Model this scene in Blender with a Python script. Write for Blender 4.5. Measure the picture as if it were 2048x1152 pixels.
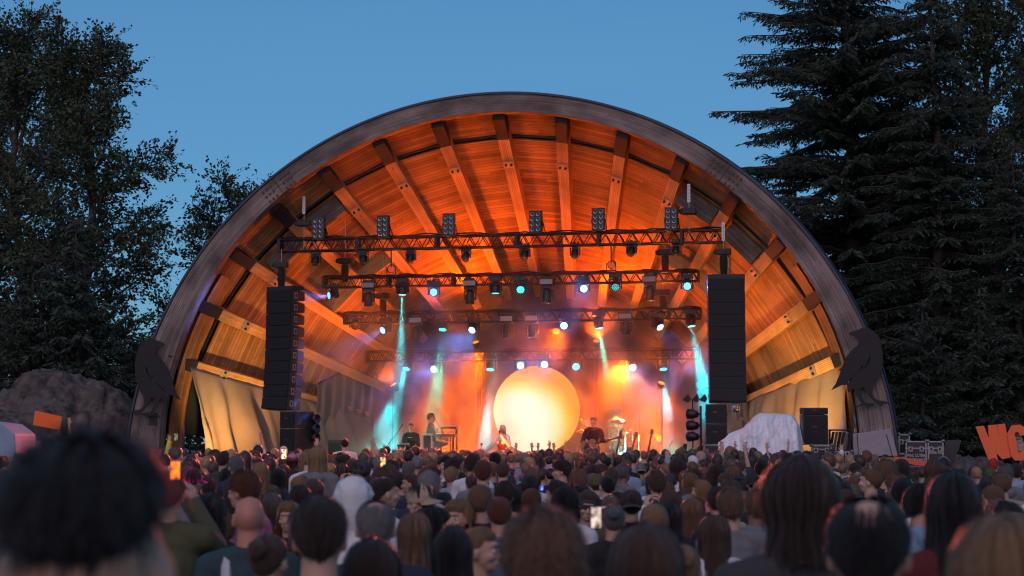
import bpy, bmesh, math, random
import numpy as np
from math import sin, cos, pi, radians as R
from mathutils import Vector, Matrix, noise
random.seed(7); rng = np.random.default_rng(7)
for o in list(bpy.data.objects): bpy.data.objects.remove(o)
sc = bpy.context.scene
col = sc.collection
# ---------------------------------------------------------------- camera
FPX, HOR = 3800.0, 880.0
CAMH = 1.95
PITCH = math.atan((HOR - 576) / FPX)
cd = bpy.data.cameras.new('camera'); cam = bpy.data.objects.new('camera', cd); col.objects.link(cam)
cd.sensor_width = 36; cd.lens = FPX / 2048 * 36
cam.location = (0, 0, CAMH); cam.rotation_euler = (pi / 2 + PITCH, 0, 0)
cd.clip_start = 0.1; cd.clip_end = 6000
cd.dof.use_dof = True; cd.dof.focus_distance = 50; cd.dof.aperture_fstop = 4.0; cd.dof.aperture_blades = 9
sc.camera = cam
# ---------------------------------------------------------------- world, exposure
w = bpy.data.worlds.new('World'); sc.world = w; w.use_nodes = True
nt = w.node_tree; nt.nodes.clear()
sky = nt.nodes.new('ShaderNodeTexSky'); sky.sky_type = 'NISHITA'; sky.sun_disc = False
sky.sun_elevation = R(10); sky.sun_rotation = R(180); sky.ozone_density = 6.0; sky.dust_density = 0.0; sky.air_density = 1.0
bg = nt.nodes.new('ShaderNodeBackground'); bg.inputs[1].default_value = 0.094
ow = nt.nodes.new('ShaderNodeOutputWorld')
tcw = nt.nodes.new('ShaderNodeTexCoord'); mpw = nt.nodes.new('ShaderNodeMapping'); mpw.inputs['Scale'].default_value = (1.2, 1.2, 9.0); nt.links.new(tcw.outputs['Generated'], mpw.inputs[0])
nzw = nt.nodes.new('ShaderNodeTexNoise'); nzw.inputs['Scale'].default_value = 1.6; nzw.inputs['Detail'].default_value = 5; nt.links.new(mpw.outputs[0], nzw.inputs['Vector'])
mrw = nt.nodes.new('ShaderNodeMapRange'); mrw.inputs[1].default_value = .42; mrw.inputs[2].default_value = .75; mrw.inputs[3].default_value = .30; mrw.inputs[4].default_value = .55; nt.links.new(nzw.outputs[0], mrw.inputs[0])
mxw = nt.nodes.new('ShaderNodeMix'); mxw.data_type = 'RGBA'; mxw.inputs[7].default_value = (1.35, 3.6, 5.9, 1); nt.links.new(mrw.outputs[0], mxw.inputs[0]); nt.links.new(sky.outputs[0], mxw.inputs[6])   # thin high veil cloud
nt.links.new(mxw.outputs[2], bg.inputs[0]); nt.links.new(bg.outputs[0], ow.inputs[0])
# the last daylight: a very soft, weak lamp from the bright western sky behind the audience
sd = bpy.data.lights.new('dusk_sun', 'SUN'); sd.energy = 1.15; sd.angle = R(80); sd.color = (1.0, 0.58, 0.56)
so = bpy.data.objects.new('dusk_sun', sd); col.objects.link(so); so.rotation_euler = (R(58), 0, R(-14))
sc.view_settings.view_transform = 'Standard'; sc.view_settings.look = 'None'
sc.view_settings.exposure = 0.0; sc.view_settings.gamma = 1.0
cy = sc.cycles
cy.use_denoising = True; cy.filter_width = 1.15
try: cy.denoiser = 'OPENIMAGEDENOISE'; cy.denoising_input_passes = 'RGB_ALBEDO_NORMAL'
except Exception: pass
cy.max_bounces = 5; cy.diffuse_bounces = 3; cy.glossy_bounces = 2; cy.transmission_bounces = 3; cy.volume_bounces = 1; cy.transparent_max_bounces = 8
cy.volume_step_rate = 1.0; cy.volume_max_steps = 256; cy.use_light_tree = True; cy.sample_clamp_indirect = 4; cy.sample_clamp_direct = 0
cy.caustics_reflective = False; cy.caustics_refractive = False; cy.use_fast_gi = False
# ---------------------------------------------------------------- frames
TH = R(12.0); SX0, SY0 = -0.356, 52.0
SM = Matrix.Translation((SX0, SY0, 0)) @ Matrix.Rotation(-TH, 4, 'Z')
SMI = SM.inverted()
def S(u, d, h): return SM @ Vector((u, d, h))
_RM = Matrix.Rotation(PITCH, 3, 'X')
def ray(px, py): return (_RM @ Vector(((px - 1024) / FPX, 1.0, (576 - py) / FPX)))
def P(px, py, Y):
    r = ray(px, py); return Vector((0, 0, CAMH)) + r * (Y / r.y)
def PS(px, py, d):
    """pixel -> (u, h) on the plane of depth d in the bandshell's own frame"""
    r = ray(px, py); c = Vector((0, 0, CAMH)); a = SMI @ c; b = SMI @ (c + r)
    t = (d - a.y) / (b.y - a.y); q = a + (b - a) * t; return q.x, q.z
# a scratch scene in which modifiers and text are turned into plain meshes (removed again at the end)
scratch = bpy.data.scenes.new('scratch')
def evaluated(o):
    scratch.collection.objects.link(o); vl = scratch.view_layers[0]; vl.update(); me = bpy.data.meshes.new_from_object(o.evaluated_get(vl.depsgraph)); bpy.data.objects.remove(o); return me
# ---------------------------------------------------------------- materials
MATS = {}
def mat(name, base=(.5, .5, .5), rough=.6, metal=0.0, noise_=None, bump=None, emit=None, spec=None, tint=None, sheen=0, stretch=None, ang=None, coord='Object'):
    """principled material; noise_=(scale, amount) mottles the colour, bump=(scale, strength)"""
    if name in MATS: return MATS[name]
    m = bpy.data.materials.new(name); m.use_nodes = True; n = m.node_tree; L = n.links
    b = n.nodes['Principled BSDF']; b.inputs['Base Color'].default_value = (*base, 1); b.inputs['Roughness'].default_value = rough; b.inputs['Metallic'].default_value = metal
    if spec is not None: b.inputs['Specular IOR Level'].default_value = spec
    if sheen: b.inputs['Sheen Weight'].default_value = sheen
    tc = n.nodes.new('ShaderNodeTexCoord'); mp = n.nodes.new('ShaderNodeMapping')
    L.new(tc.outputs[coord], mp.inputs[0])
    if stretch: mp.inputs['Scale'].default_value = stretch
    if ang: mp.inputs['Rotation'].default_value = ang
    src = None
    if tint:
        at = n.nodes.new('ShaderNodeAttribute'); at.attribute_type = tint[0]; at.attribute_name = tint[1]; src = at.outputs['Color']
        L.new(src, b.inputs['Base Color'])
    if noise_:
        nz = n.nodes.new('ShaderNodeTexNoise'); nz.inputs['Scale'].default_value = noise_[0]; nz.inputs['Detail'].default_value = 6; nz.inputs['Roughness'].default_value = .65
        L.new(mp.outputs[0], nz.inputs['Vector'])
        mr = n.nodes.new('ShaderNodeMapRange'); mr.inputs[1].default_value = .25; mr.inputs[2].default_value = .75; mr.inputs[3].default_value = 1 - noise_[1]; mr.inputs[4].default_value = 1 + noise_[1]
        L.new(nz.outputs[0], mr.inputs[0])
        mx = n.nodes.new('ShaderNodeMix'); mx.data_type = 'RGBA'; mx.blend_type = 'MULTIPLY'; mx.inputs[0].default_value = 1
        if src: L.new(src, mx.inputs[6])
        else: mx.inputs[6].default_value = (*base, 1)
        L.new(mr.outputs[0], mx.inputs[7]); L.new(mx.outputs[2], b.inputs['Base Color'])
    if bump:
        nb = n.nodes.new('ShaderNodeTexNoise'); nb.inputs['Scale'].default_value = bump[0]; nb.inputs['Detail'].default_value = 5
        L.new(mp.outputs[0], nb.inputs['Vector'])
        bp = n.nodes.new('ShaderNodeBump'); bp.inputs['Strength'].default_value = bump[1]; bp.inputs['Distance'].default_value = .02
        L.new(nb.outputs[0], bp.inputs['Height']); L.new(bp.outputs[0], b.inputs['Normal'])
    if emit:
        b.inputs['Emission Color'].default_value = (*emit[0], 1); b.inputs['Emission Strength'].default_value = emit[1]
    MATS[name] = m; return m
def plank_mat(name, c1, c2, plank=.1, rough=.55, grain=1.0, length=4.0, blotch=.9):
    """UV in metres: u along the boards, v across"""
    if name in MATS: return MATS[name]
    m = bpy.data.materials.new(name); m.use_nodes = True; n = m.node_tree; L = n.links; b = n.nodes['Principled BSDF']; b.inputs['Roughness'].default_value = rough
    uv = n.nodes.new('ShaderNodeUVMap'); sp = n.nodes.new('ShaderNodeSeparateXYZ'); L.new(uv.outputs[0], sp.inputs[0])
    def M(op, a, bb=None, c=None):
        x = n.nodes.new('ShaderNodeMath'); x.operation = op
        for i, q in enumerate((a, bb, c)):
            if q is None: continue
            if isinstance(q, (int, float)): x.inputs[i].default_value = q
            else: L.new(q, x.inputs[i])
        return x.outputs[0]
    row = M('FLOOR', M('DIVIDE', sp.outputs[1], plank)); fr = M('FRACT', M('DIVIDE', sp.outputs[1], plank))
    wn0 = n.nodes.new('ShaderNodeTexWhiteNoise'); wn0.noise_dimensions = '1D'; L.new(row, wn0.inputs['W'])
    seg = M('FLOOR', M('ADD', M('DIVIDE', sp.outputs[0], length), M('MULTIPLY', wn0.outputs[0], 7.0)))
    wn = n.nodes.new('ShaderNodeTexWhiteNoise'); wn.noise_dimensions = '2D'; cb = n.nodes.new('ShaderNodeCombineXYZ'); L.new(row, cb.inputs[0]); L.new(seg, cb.inputs[1]); L.new(cb.outputs[0], wn.inputs['Vector'])
    gv = n.nodes.new('ShaderNodeCombineXYZ'); L.new(M('MULTIPLY', sp.outputs[0], 1.6), gv.inputs[0]); L.new(M('MULTIPLY', sp.outputs[1], 26.0), gv.inputs[1]); L.new(M('MULTIPLY', row, 3.1), gv.inputs[2])
    gn = n.nodes.new('ShaderNodeTexNoise'); gn.inputs['Scale'].default_value = 1.0; gn.inputs['Detail'].default_value = 6; gn.inputs['Distortion'].default_value = .4; L.new(gv.outputs[0], gn.inputs['Vector'])
    st = n.nodes.new('ShaderNodeTexNoise'); st.inputs['Scale'].default_value = .8; st.inputs['Detail'].default_value = 5; L.new(uv.outputs[0], st.inputs['Vector'])
    # knots
    kv = n.nodes.new('ShaderNodeTexVoronoi'); kv.inputs['Scale'].default_value = 1.0
    kc = n.nodes.new('ShaderNodeCombineXYZ'); L.new(M('MULTIPLY', sp.outputs[0], 2.2), kc.inputs[0]); L.new(M('MULTIPLY', sp.outputs[1], 6.0), kc.inputs[1]); L.new(kc.outputs[0], kv.inputs['Vector'])
    knot = n.nodes.new('ShaderNodeMapRange'); knot.inputs[1].default_value = .06; knot.inputs[2].default_value = .14; knot.inputs[3].default_value = .45; knot.inputs[4].default_value = 1; L.new(kv.outputs[0], knot.inputs[0])
    mx = n.nodes.new('ShaderNodeMix'); mx.data_type = 'RGBA'; mx.inputs[6].default_value = (*c1, 1); mx.inputs[7].default_value = (*c2, 1)
    L.new(M('ADD', M('MULTIPLY', wn.outputs[0], .7), M('MULTIPLY', gn.outputs[0], .4 * grain)), mx.inputs[0])
    edge = M('MINIMUM', M('MULTIPLY', fr, 9.0), M('MULTIPLY', M('SUBTRACT', 1.0, fr), 9.0)); edge = M('MINIMUM', edge, 1.0)
    stc = n.nodes.new('ShaderNodeMapRange'); stc.inputs[1].default_value = .34; stc.inputs[2].default_value = .66; stc.inputs[3].default_value = 1 - .45 * blotch; stc.inputs[4].default_value = 1 + .25 * blotch; L.new(st.outputs[0], stc.inputs[0])
    shade = M('MULTIPLY', M('MULTIPLY', M('ADD', M('MULTIPLY', edge, .7), .3), knot.outputs[0]), stc.outputs[0])
    m2 = n.nodes.new('ShaderNodeMix'); m2.data_type = 'RGBA'; m2.blend_type = 'MULTIPLY'; m2.inputs[0].default_value = 1
    L.new(mx.outputs[2], m2.inputs[6]); L.new(shade, m2.inputs[7]); L.new(m2.outputs[2], b.inputs['Base Color'])
    bp = n.nodes.new('ShaderNodeBump'); bp.inputs['Strength'].default_value = .5; bp.inputs['Distance'].default_value = .02
    L.new(M('ADD', edge, M('MULTIPLY', gn.outputs[0], .3)), bp.inputs['Height']); L.new(bp.outputs[0], b.inputs['Normal'])
    MATS[name] = m; return m
# ---------------------------------------------------------------- mesh builder
class MB:
    def __init__(s): s.v = []; s.f = []; s.m = []; s.uv = []; s.T = None
    def add(s, vs, fs, mi=0, uvs=None):
        k = len(s.v)
        if s.T is not None: vs = [s.T @ Vector(q) for q in vs]
        s.v += [tuple(q) for q in vs]; s.f += [tuple(i + k for i in f) for f in fs]; s.m += [mi] * len(fs)
        for j, f in enumerate(fs): s.uv += (uvs[j] if uvs else [(0, 0)] * len(f))
        return s
    def box(s, c, d, rot=None, mi=0, taper=1.0):
        x, y, z = d[0] / 2, d[1] / 2, d[2] / 2; vs = []
        for k in (-1, 1):
            t = taper if k > 0 else 1
            for a, b in ((-1, -1), (1, -1), (1, 1), (-1, 1)): vs.append(Vector((a * x * t, b * y * t, k * z)))
        M = rot.to_4x4() if rot is not None else Matrix.Identity(4)
        vs = [M @ q + Vector(c) for q in vs]
        fs = [(0, 3, 2, 1), (4, 5, 6, 7), (0, 1, 5, 4), (1, 2, 6, 5), (2, 3, 7, 6), (3, 0, 4, 7)]
        X, Y, Z = d; U = [[(0, 0), (0, Y), (X, Y), (X, 0)], [(0, 0), (X, 0), (X, Y), (0, Y)], [(0, 0), (X, 0), (X, Z), (0, Z)], [(0, 0), (Y, 0), (Y, Z), (0, Z)], [(0, 0), (X, 0), (X, Z), (0, Z)], [(0, 0), (Y, 0), (Y, Z), (0, Z)]]
        return s.add(vs, fs, mi, U)
    def beam(s, a, b, wx, wz, up=(0, 0, 1), mi=0):
        """rectangular bar from a to b"""
        a = Vector(a); b = Vector(b); dz = (b - a); Ln = dz.length; dz.normalize(); up = Vector(up); x = dz.cross(up)
        if x.length < 1e-4: x = dz.cross(Vector((1, 0, 0)))
        x.normalize(); y = x.cross(dz); M = Matrix((x, dz, y)).transposed()
        return s.box((a + b) / 2, (wx, Ln, wz), M, mi)
    def cyl(s, a, b, r0, r1=None, n=10, mi=0, caps=True):
        r1 = r0 if r1 is None else r1; a = Vector(a); b = Vector(b); z = (b - a).normalized(); x = z.cross(Vector((0, 0, 1)))
        if x.length < 1e-3: x = z.cross(Vector((1, 0, 0)))
        x.normalize(); y = z.cross(x); vs = []
        for c, r in ((a, r0), (b, r1)):
            for i in range(n): t = 2 * pi * i / n; vs.append(c + x * (r * cos(t)) + y * (r * sin(t)))
        fs = [(i, i + n, (i + 1) % n + n, (i + 1) % n) for i in range(n)]
        fs = [f[::-1] for f in fs]
        if caps: fs += [tuple(range(n))[::-1], tuple(range(n, 2 * n))]
        return s.add(vs, fs, mi)
    def tube(s, pts, r, n=6, mi=0):
        pts = [Vector(p) for p in pts]; vs = []; k = len(pts); rr = r if isinstance(r, (list, tuple)) else [r] * k
        prev = None
        for i, p in enumerate(pts):
            t = (pts[min(i + 1, k - 1)] - pts[max(i - 1, 0)]).normalized()
            x = t.cross(Vector((0, 0, 1))) if prev is None else (prev - t * prev.dot(t))
            if x.length < 1e-3: x = t.cross(Vector((1, 0, 0)))
            x.normalize(); prev = x; y = t.cross(x)
            for j in range(n): a = 2 * pi * j / n; vs.append(p + x * (rr[i] * cos(a)) + y * (rr[i] * sin(a)))
        fs = [(i * n + j, i * n + (j + 1) % n, (i + 1) * n + (j + 1) % n, (i + 1) * n + j) for i in range(k - 1) for j in range(n)]
        fs += [tuple(range(n))[::-1], tuple(range((k - 1) * n, k * n))]
        return s.add(vs, fs, mi)
    def ell(s, c, r, nu=16, nv=10, mi=0, rot=None, z0=-1., z1=1.):
        if isinstance(r, (int, float)): r = (r, r, r)
        vs = []; M = rot.to_4x4() if rot is not None else Matrix.Identity(4)
        a0, a1 = math.asin(z0), math.asin(z1)
        for j in range(nv + 1):
            a = a0 + (a1 - a0) * j / nv
            for i in range(nu): t = 2 * pi * i / nu; vs.append(M @ Vector((r[0] * cos(a) * cos(t), r[1] * cos(a) * sin(t), r[2] * sin(a))) + Vector(c))
        fs = [(j * nu + i, j * nu + (i + 1) % nu, (j + 1) * nu + (i + 1) % nu, (j + 1) * nu + i) for j in range(nv) for i in range(nu)]
        fs += [tuple(range(nu))[::-1], tuple(range(nv * nu, nv * nu + nu))]
        return s.add(vs, fs, mi)
    def lathe(s, prof, c=(0, 0, 0), n=20, mi=0, rot=None, a0=0, a1=2 * pi):
        M = rot.to_4x4() if rot is not None else Matrix.Identity(4); full = abs(a1 - a0 - 2 * pi) < 1e-6; nn = n if full else n + 1; vs = []
        for r, z in prof:
            for i in range(nn): t = a0 + (a1 - a0) * i / n; vs.append(M @ Vector((r * cos(t), r * sin(t), z)) + Vector(c))
        fs = [(j * nn + i, j * nn + (i + 1) % nn, (j + 1) * nn + (i + 1) % nn, (j + 1) * nn + i) for j in range(len(prof) - 1) for i in range(n)]
        return s.add(vs, fs, mi)
    def prism(s, poly, y0, y1, mi=0, M=None):
        """polygon in x,z extruded along y"""
        k = len(poly); M = M or Matrix.Identity(4)
        vs = [M @ Vector((x, y0, z)) for x, z in poly] + [M @ Vector((x, y1, z)) for x, z in poly]
        fs = [tuple(range(k)), tuple(range(k, 2 * k))[::-1]] + [((i + 1) % k, i, i + k, (i + 1) % k + k) for i in range(k)]
        return s.add(vs, fs, mi)
    def grid(s, nu, nv, fn, mi=0, uvf=None, flip=False):
        vs = [fn(i / nu, j / nv) for j in range(nv + 1) for i in range(nu + 1)]; fs = []; us = []
        for j in range(nv):
            for i in range(nu):
                f = (j * (nu + 1) + i, j * (nu + 1) + i + 1, (j + 1) * (nu + 1) + i + 1, (j + 1) * (nu + 1) + i)
                c = [(i, j), (i + 1, j), (i + 1, j + 1), (i, j + 1)]
                if flip: f = f[::-1]; c = c[::-1]
                fs.append(f); us.append([uvf(a / nu, b / nv) if uvf else (a / nu, b / nv) for a, b in c])
        return s.add(vs, fs, mi, us)
    def mesh(s, name, mats, smooth=False):
        me = bpy.data.meshes.new(name); me.from_pydata(s.v, [], s.f)
        for m in (mats if isinstance(mats, (list, tuple)) else [mats]): me.materials.append(m)
        if len(set(s.m)) > 1: me.polygons.foreach_set('material_index', s.m)
        if s.uv:
            l = me.uv_layers.new(name='UVMap'); l.data.foreach_set('uv', np.array(s.uv, dtype=np.float32).ravel())
        if smooth: me.polygons.foreach_set('use_smooth', [True] * len(me.polygons))
        me.update(); return me
    def build(s, name, mats, parent=None, smooth=False, bevel=0, auto=False, solid=0):
        me = s.mesh(name, mats, smooth or auto); o = bpy.data.objects.new(name, me); col.objects.link(o)
        if parent is not None: o.parent = parent
        if solid: q = o.modifiers.new('s', 'SOLIDIFY'); q.thickness = solid; q.offset = 0
        if bevel: q = o.modifiers.new('b', 'BEVEL'); q.width = bevel; q.segments = 2; q.limit_method = 'ANGLE'; q.angle_limit = R(40)
        if auto:
            bm = bmesh.new(); bm.from_mesh(me)
            for e in bm.edges:
                if len(e.link_faces) == 2 and e.calc_face_angle(0) > R(35): e.smooth = False
            bm.to_mesh(me); bm.free()
        return o
def tag(o, label=None, cat=None, group=None, kind=None):
    if label: o['label'] = label
    if cat: o['category'] = cat
    if group: o['group'] = group
    if kind: o['kind'] = kind
    return o
def thing(name, label, cat, loc=(0, 0, 0), rz=0.0, group=None, stage=True):
    """an Empty at the thing's base; stage=True: loc is (u, depth, height) in the bandshell's frame"""
    o = bpy.data.objects.new(name, None); col.objects.link(o); o.empty_display_size = .2
    if stage: o.location = S(*loc); o.rotation_euler = (0, 0, rz - TH)
    else: o.location = loc; o.rotation_euler = (0, 0, rz)
    return tag(o, label, cat, group)
def copy_tree(o, parent=None):
    c = o.copy(); col.objects.link(c); c.parent = parent
    for ch in list(o.children): copy_tree(ch, c)
    return c
def spot(name, loc, to, energy, color, size=20, blend=.3, radius=.05, parent=None, gobo=None):
    ld = bpy.data.lights.new(name, 'SPOT'); ld.energy = energy; ld.color = color; ld.spot_size = R(size); ld.spot_blend = blend; ld.shadow_soft_size = radius
    o = bpy.data.objects.new(name, ld); col.objects.link(o); loc = Vector(loc); to = Vector(to)
    o.matrix_world = Matrix.Translation(loc) @ (to - loc).to_track_quat('-Z', 'Y').to_matrix().to_4x4()
    if gobo:
        ld.use_nodes = True; n = ld.node_tree; em = n.nodes['Emission']
        tc = n.nodes.new('ShaderNodeTexCoord'); vt = n.nodes.new('ShaderNodeTexVoronoi'); vt.inputs['Scale'].default_value = gobo; vt.inputs['Randomness'].default_value = .7
        n.links.new(tc.outputs['Normal'], vt.inputs['Vector'])
        mr = n.nodes.new('ShaderNodeMapRange'); mr.inputs[1].default_value = .22; mr.inputs[2].default_value = .38; mr.inputs[3].default_value = 3.2; mr.inputs[4].default_value = .15
        n.links.new(vt.outputs['Distance'], mr.inputs[0]); n.links.new(mr.outputs[0], em.inputs['Strength'])
    return o
# ================================================================ ground
HC = 0.75; RO = 10.67      # arch centre height, outer radius
grass = mat('trampled_grass', (.045, .05, .025), .9, noise_=(3, .5), bump=(30, .5))
g = MB(); g.grid(60, 60, lambda a, b: ((a - .5) * 1200, b * 1200 - 200, 0)); tag(g.build('ground', grass), kind='structure')
# ================================================================ bandshell
wood_in = plank_mat('pine_boards', (.52, .26, .095), (.20, .085, .03), .115)
wood_rib = plank_mat('glulam_pine', (.78, .46, .18), (.55, .28, .10), .045, length=6)
wood_grey = plank_mat('weathered_glulam', (.38, .31, .27), (.16, .13, .115), .045, .8, 1.5, 5, 1.3)
dark_steel = mat('dark_steel', (.03, .03, .035), .5, .6, noise_=(8, .4))
steel = mat('galvanised_steel', (.42, .42, .42), .42, .8, noise_=(20, .25))
tar = mat('black_painted_wood', (.012, .012, .015), .55, noise_=(14, .4), bump=(40, .3))
flash = mat('roof_flashing', (.03, .045, .07), .35, .5)
canvas = mat('tan_canvas', (.24, .19, .14), .8, noise_=(1.6, .12), bump=(9, .35))
shell = thing('bandshell', 'big arched wooden bandshell with timber ribs open to the crowd', 'bandshell')
def ring(mb, r_in, r_out, d0, d1, a0, a1, n=120, mi=0, hc=HC):
    """closed arched bar; r_in / r_out may be functions of the angle"""
    fi = r_in if callable(r_in) else (lambda a: r_in); fo = r_out if callable(r_out) else (lambda a: r_out)
    def pt(r, a, d): return (-r * cos(a), d, hc + r * sin(a))
    vs = []; fs = []; us = []
    for i in range(n + 1):
        a = a0 + (a1 - a0) * i / n; vs += [pt(fi(a), a, d0), pt(fo(a), a, d0), pt(fo(a), a, d1), pt(fi(a), a, d1)]
    Lr = RO * (a1 - a0) / n
    for i in range(n):
        for k in range(4):
            p, q = i * 4 + k, i * 4 + (k + 1) % 4; fs.append((p, q, q + 4, p + 4))
            wv = [(0, 1), (1, 1.3), (1.3, 2.3), (2.3, 2.6)][k]; us.append([(i * Lr, wv[0]), (i * Lr, wv[1]), ((i + 1) * Lr, wv[1]), ((i + 1) * Lr, wv[0])])
    fs += [(0, 3, 2, 1), (n * 4, n * 4 + 1, n * 4 + 2, n * 4 + 3)]; us += [[(0, 0), (0, 1), (1, 1), (1, 0)]] * 2
    mb.add(vs, fs, mi, us)
AT = lambda a: (abs(a - pi / 2) / (pi / 2))         # 0 at the crown, 1 at the springing
fin = lambda a: RO - (.50 + .52 * AT(a) ** 3)
m = MB(); ring(m, fin, RO, -.42, .02, R(-6), R(186)); arch = m.build('front_arch', wood_grey, shell, bevel=.02)
m = MB(); ring(m, RO + .003, RO + .06, -.46, .6, R(-6), R(186)); m.build('roof_flashing', flash, shell)
# splice bolts and joint lines on the arch face
for sgn, ang in ((1, 53), (1, 127)):
    for da in (-1, 1):
        m = MB()
        for i in range(3):
            for j in range(3):
                a = R(ang + da * (1.0 + i * .75)); r = RO - .14 - j * .17; c = Vector((-r * cos(a), -.42, HC + r * sin(a)))
                m.cyl(c + Vector((0, .01, 0)), c + Vector((0, -.035, 0)), .038, n=8)
        m.build('splice_bolt', mat('rusty_bolt', (.10, .075, .06), .6, .5), shell)
m = MB()
for ang in (53, 127):
    a = R(ang); e = Vector((-cos(a), 0, sin(a))); m.beam(Vector((0, -.424, HC)) + e * (RO - .62), Vector((0, -.424, HC)) + e * (RO - .01), .02, .012, (0, 1, 0))
m.build('joint_line', tar, shell)
# cone of boards
DA, DB = 13.4, 5.7
RC0 = 10.45; HA = HC
def cone(a, d, off=0.0):
    t = d / DA; r = (RC0 - off) * (1 - t); hc = HC + (HA - HC) * t
    rr = RC0 * (1 - t) - off
    return Vector((-rr * cos(a), d, hc + rr * sin(a)))
ANG = [20 + 10 * i for i in range(15)]
edges = [9] + ANG + [171]
for i in range(len(edges) - 1):
    a0, a1 = R(edges[i]), R(edges[i + 1]); wide = (a1 - a0)
    if i in (0, len(edges) - 2): continue
    for nm, d0, d1 in (('soffit_panel', .02, .86), ('ceiling_panel', 1.02, DB)):
        m = MB()
        # flat boards between two ribs: chord, not arc
        m.grid(4, 24 if d1 > 2 else 4, lambda x, y: cone(a0, d0 + (d1 - d0) * y, -.02).lerp(cone(a1, d0 + (d1 - d0) * y, -.02), x),
               uvf=lambda x, y: ((x - .5) * wide * (RC0 * (1 - (d0 + (d1 - d0) * y) / DA)) + i * 3.7, (d0 + (d1 - d0) * y) * 1.3))
        m.build(nm, wood_in, shell, solid=.06)
m = MB(); ring(m, lambda a: RC0 * (1 - .88 / DA) - .07, lambda a: RC0 * (1 - .88 / DA) + .3, .875, 1.0, R(9), R(171)); m.build('rear_arch_beam', tar, shell)
m = MB(); m.grid(60, 12, lambda x, y: cone(R(8 + 164 * x), DB * y, -.32)); m.build('roof', flash, shell, solid=.05)
for i, adeg in enumerate(ANG):
    a = R(adeg); e = Vector((-cos(a), 0, sin(a))); tn = Vector((sin(a), 0, cos(a)))
    def seg(d0, d1, w0, w1, dep, nm, mt, drop=0.0, par=shell):
        p0, p1 = cone(a, d0, 0), cone(a, d1, 0); q0, q1 = cone(a, d0, dep + drop), cone(a, d1, dep + drop); vs = []
        for p, q, ww in ((p0, q0, w0), (p1, q1, w1)): vs += [p - tn * ww / 2, p + tn * ww / 2, q + tn * ww / 2, q - tn * ww / 2]
        Ln = (p1 - p0).length
        fs = [(0, 3, 2, 1), (4, 5, 6, 7), (0, 1, 5, 4), (1, 2, 6, 5), (2, 3, 7, 6), (3, 0, 4, 7)]
        U = [[(0, 0)] * 4, [(0, 0)] * 4, [(0, 0), (0, .3), (Ln, .3), (Ln, 0)], [(0, 0), (0, dep), (Ln, dep), (Ln, 0)], [(i, 0), (i, .3), (i + Ln, .3), (i + Ln, 0)], [(0, dep), (0, 0), (Ln, 0), (Ln, dep)]]
        mm = MB(); mm.add(vs, fs, 0, U); return mm.build(nm, mt, par, bevel=.012)
    rib = seg(.55, DB, .34, .24, .47, 'rib', wood_rib)
    seg(-.06, .548, .345, .341, .475, 'rib_cap', tar, par=rib)
    # steel strap with two bolts under the rib
    mm = MB(); c = cone(a, 1.28, .485); ax = (cone(a, 2, .47) - cone(a, 1, .47)).normalized(); nrm = tn.cross(ax).normalized()
    if nrm.dot(e) > 0: nrm = -nrm
    Mx = Matrix((tn, ax, nrm)).transposed(); mm.box(c + nrm * .004, (.3, .26, .02), Mx)
    for sx in (-1, 1): mm.cyl(c + tn * (.08 * sx), c + tn * (.08 * sx) + nrm * .06, .035, n=8, mi=1)
    mm.build('bracket', [mat('worn_plate', (.45, .36, .25), .5, .5), dark_steel], rib)
# grey header beams that carry the rigging
for a0, a1, off, d, mt in ((51.5, 58.5, .25, 1.12, wood_grey), (121.5, 128.5, .25, 1.12, wood_grey), (41.5, 48.5, .28, 1.12, wood_grey), (131.5, 138.5, .28, 1.12, wood_grey)):
    m = MB(); p, q = cone(R(a0), d, off), cone(R(a1), d, off); er = Vector((-cos(R((a0 + a1) / 2)), 0, sin(R((a0 + a1) / 2))))
    m.beam(p, q, .16, .5, er); m.build('header_beam', mt, shell, bevel=.01)
for a0, a1, d in ((41, 49, 3.2), (51, 59, 3.2), (121, 129, 3.2), (131, 139, 3.2), (41, 49, 4.6), (131, 139, 4.6)):
    m = MB(); p, q = cone(R(a0), d, .2), cone(R(a1), d, .2); er = Vector((-cos(R((a0 + a1) / 2)), 0, sin(R((a0 + a1) / 2))))
    m.beam(p, q, .14, .4, er); m.build('header_beam', wood_rib, shell, bevel=.01)
# back wall and its foot beam
m = MB(); rb = RC0 * (1 - DB / DA) + .35; n = 60
pts = [(-rb * cos(pi * i / n), HC + (HA - HC) * .5 + rb * sin(pi * i / n)) for i in range(n + 1)]
m.prism([(pts[0][0], 0)] + pts + [(pts[-1][0], 0)], DB, DB + .12); m.build('back_wall', mat('dark_back_wall', (.05, .035, .03), .8, noise_=(2, .4)), shell)
# side walls below the lowest ribs: tan canvas hung in folds
def curtain(sg):
    nm = MB()
    def fn(x, y):
        d = .35 + 5.2 * x; top = cone(R(20 if sg < 0 else 160), d, .47) - Vector((0, 0, .03))
        bot = Vector((top.x * (1.0 + .085 * (1 - x) ** 2 if sg > 0 else .975), d, .74))
        if sg > 0: top.x *= 1 + .03 * (1 - x) ** 4
        p = bot.lerp(top, y); f = sin(x * 41 + 2 * sin(x * 9)) * .5 + sin(x * 17 + 1.3 * y) * .5
        gather = abs(sin(x * 10 + 1.7 + .5 * y)) ** 4 + .6 * abs(sin(x * 23 + .4 + 1.5 * y)) ** 3 + .35 * abs(sin(x * 41 + 2 * y)) ** 2
        p.x += sg * -1 * (.05 * f * (1 - y) + .34 * gather * (1 - y) ** .7 + .05 * noise.noise(Vector((x * 9, y * 4, sg * 3)))); return p
    nm.grid(150, 30, fn); o = nm.build('side_canvas', canvas, shell, smooth=True, solid=.012)
curtain(-1); curtain(1)
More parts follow.
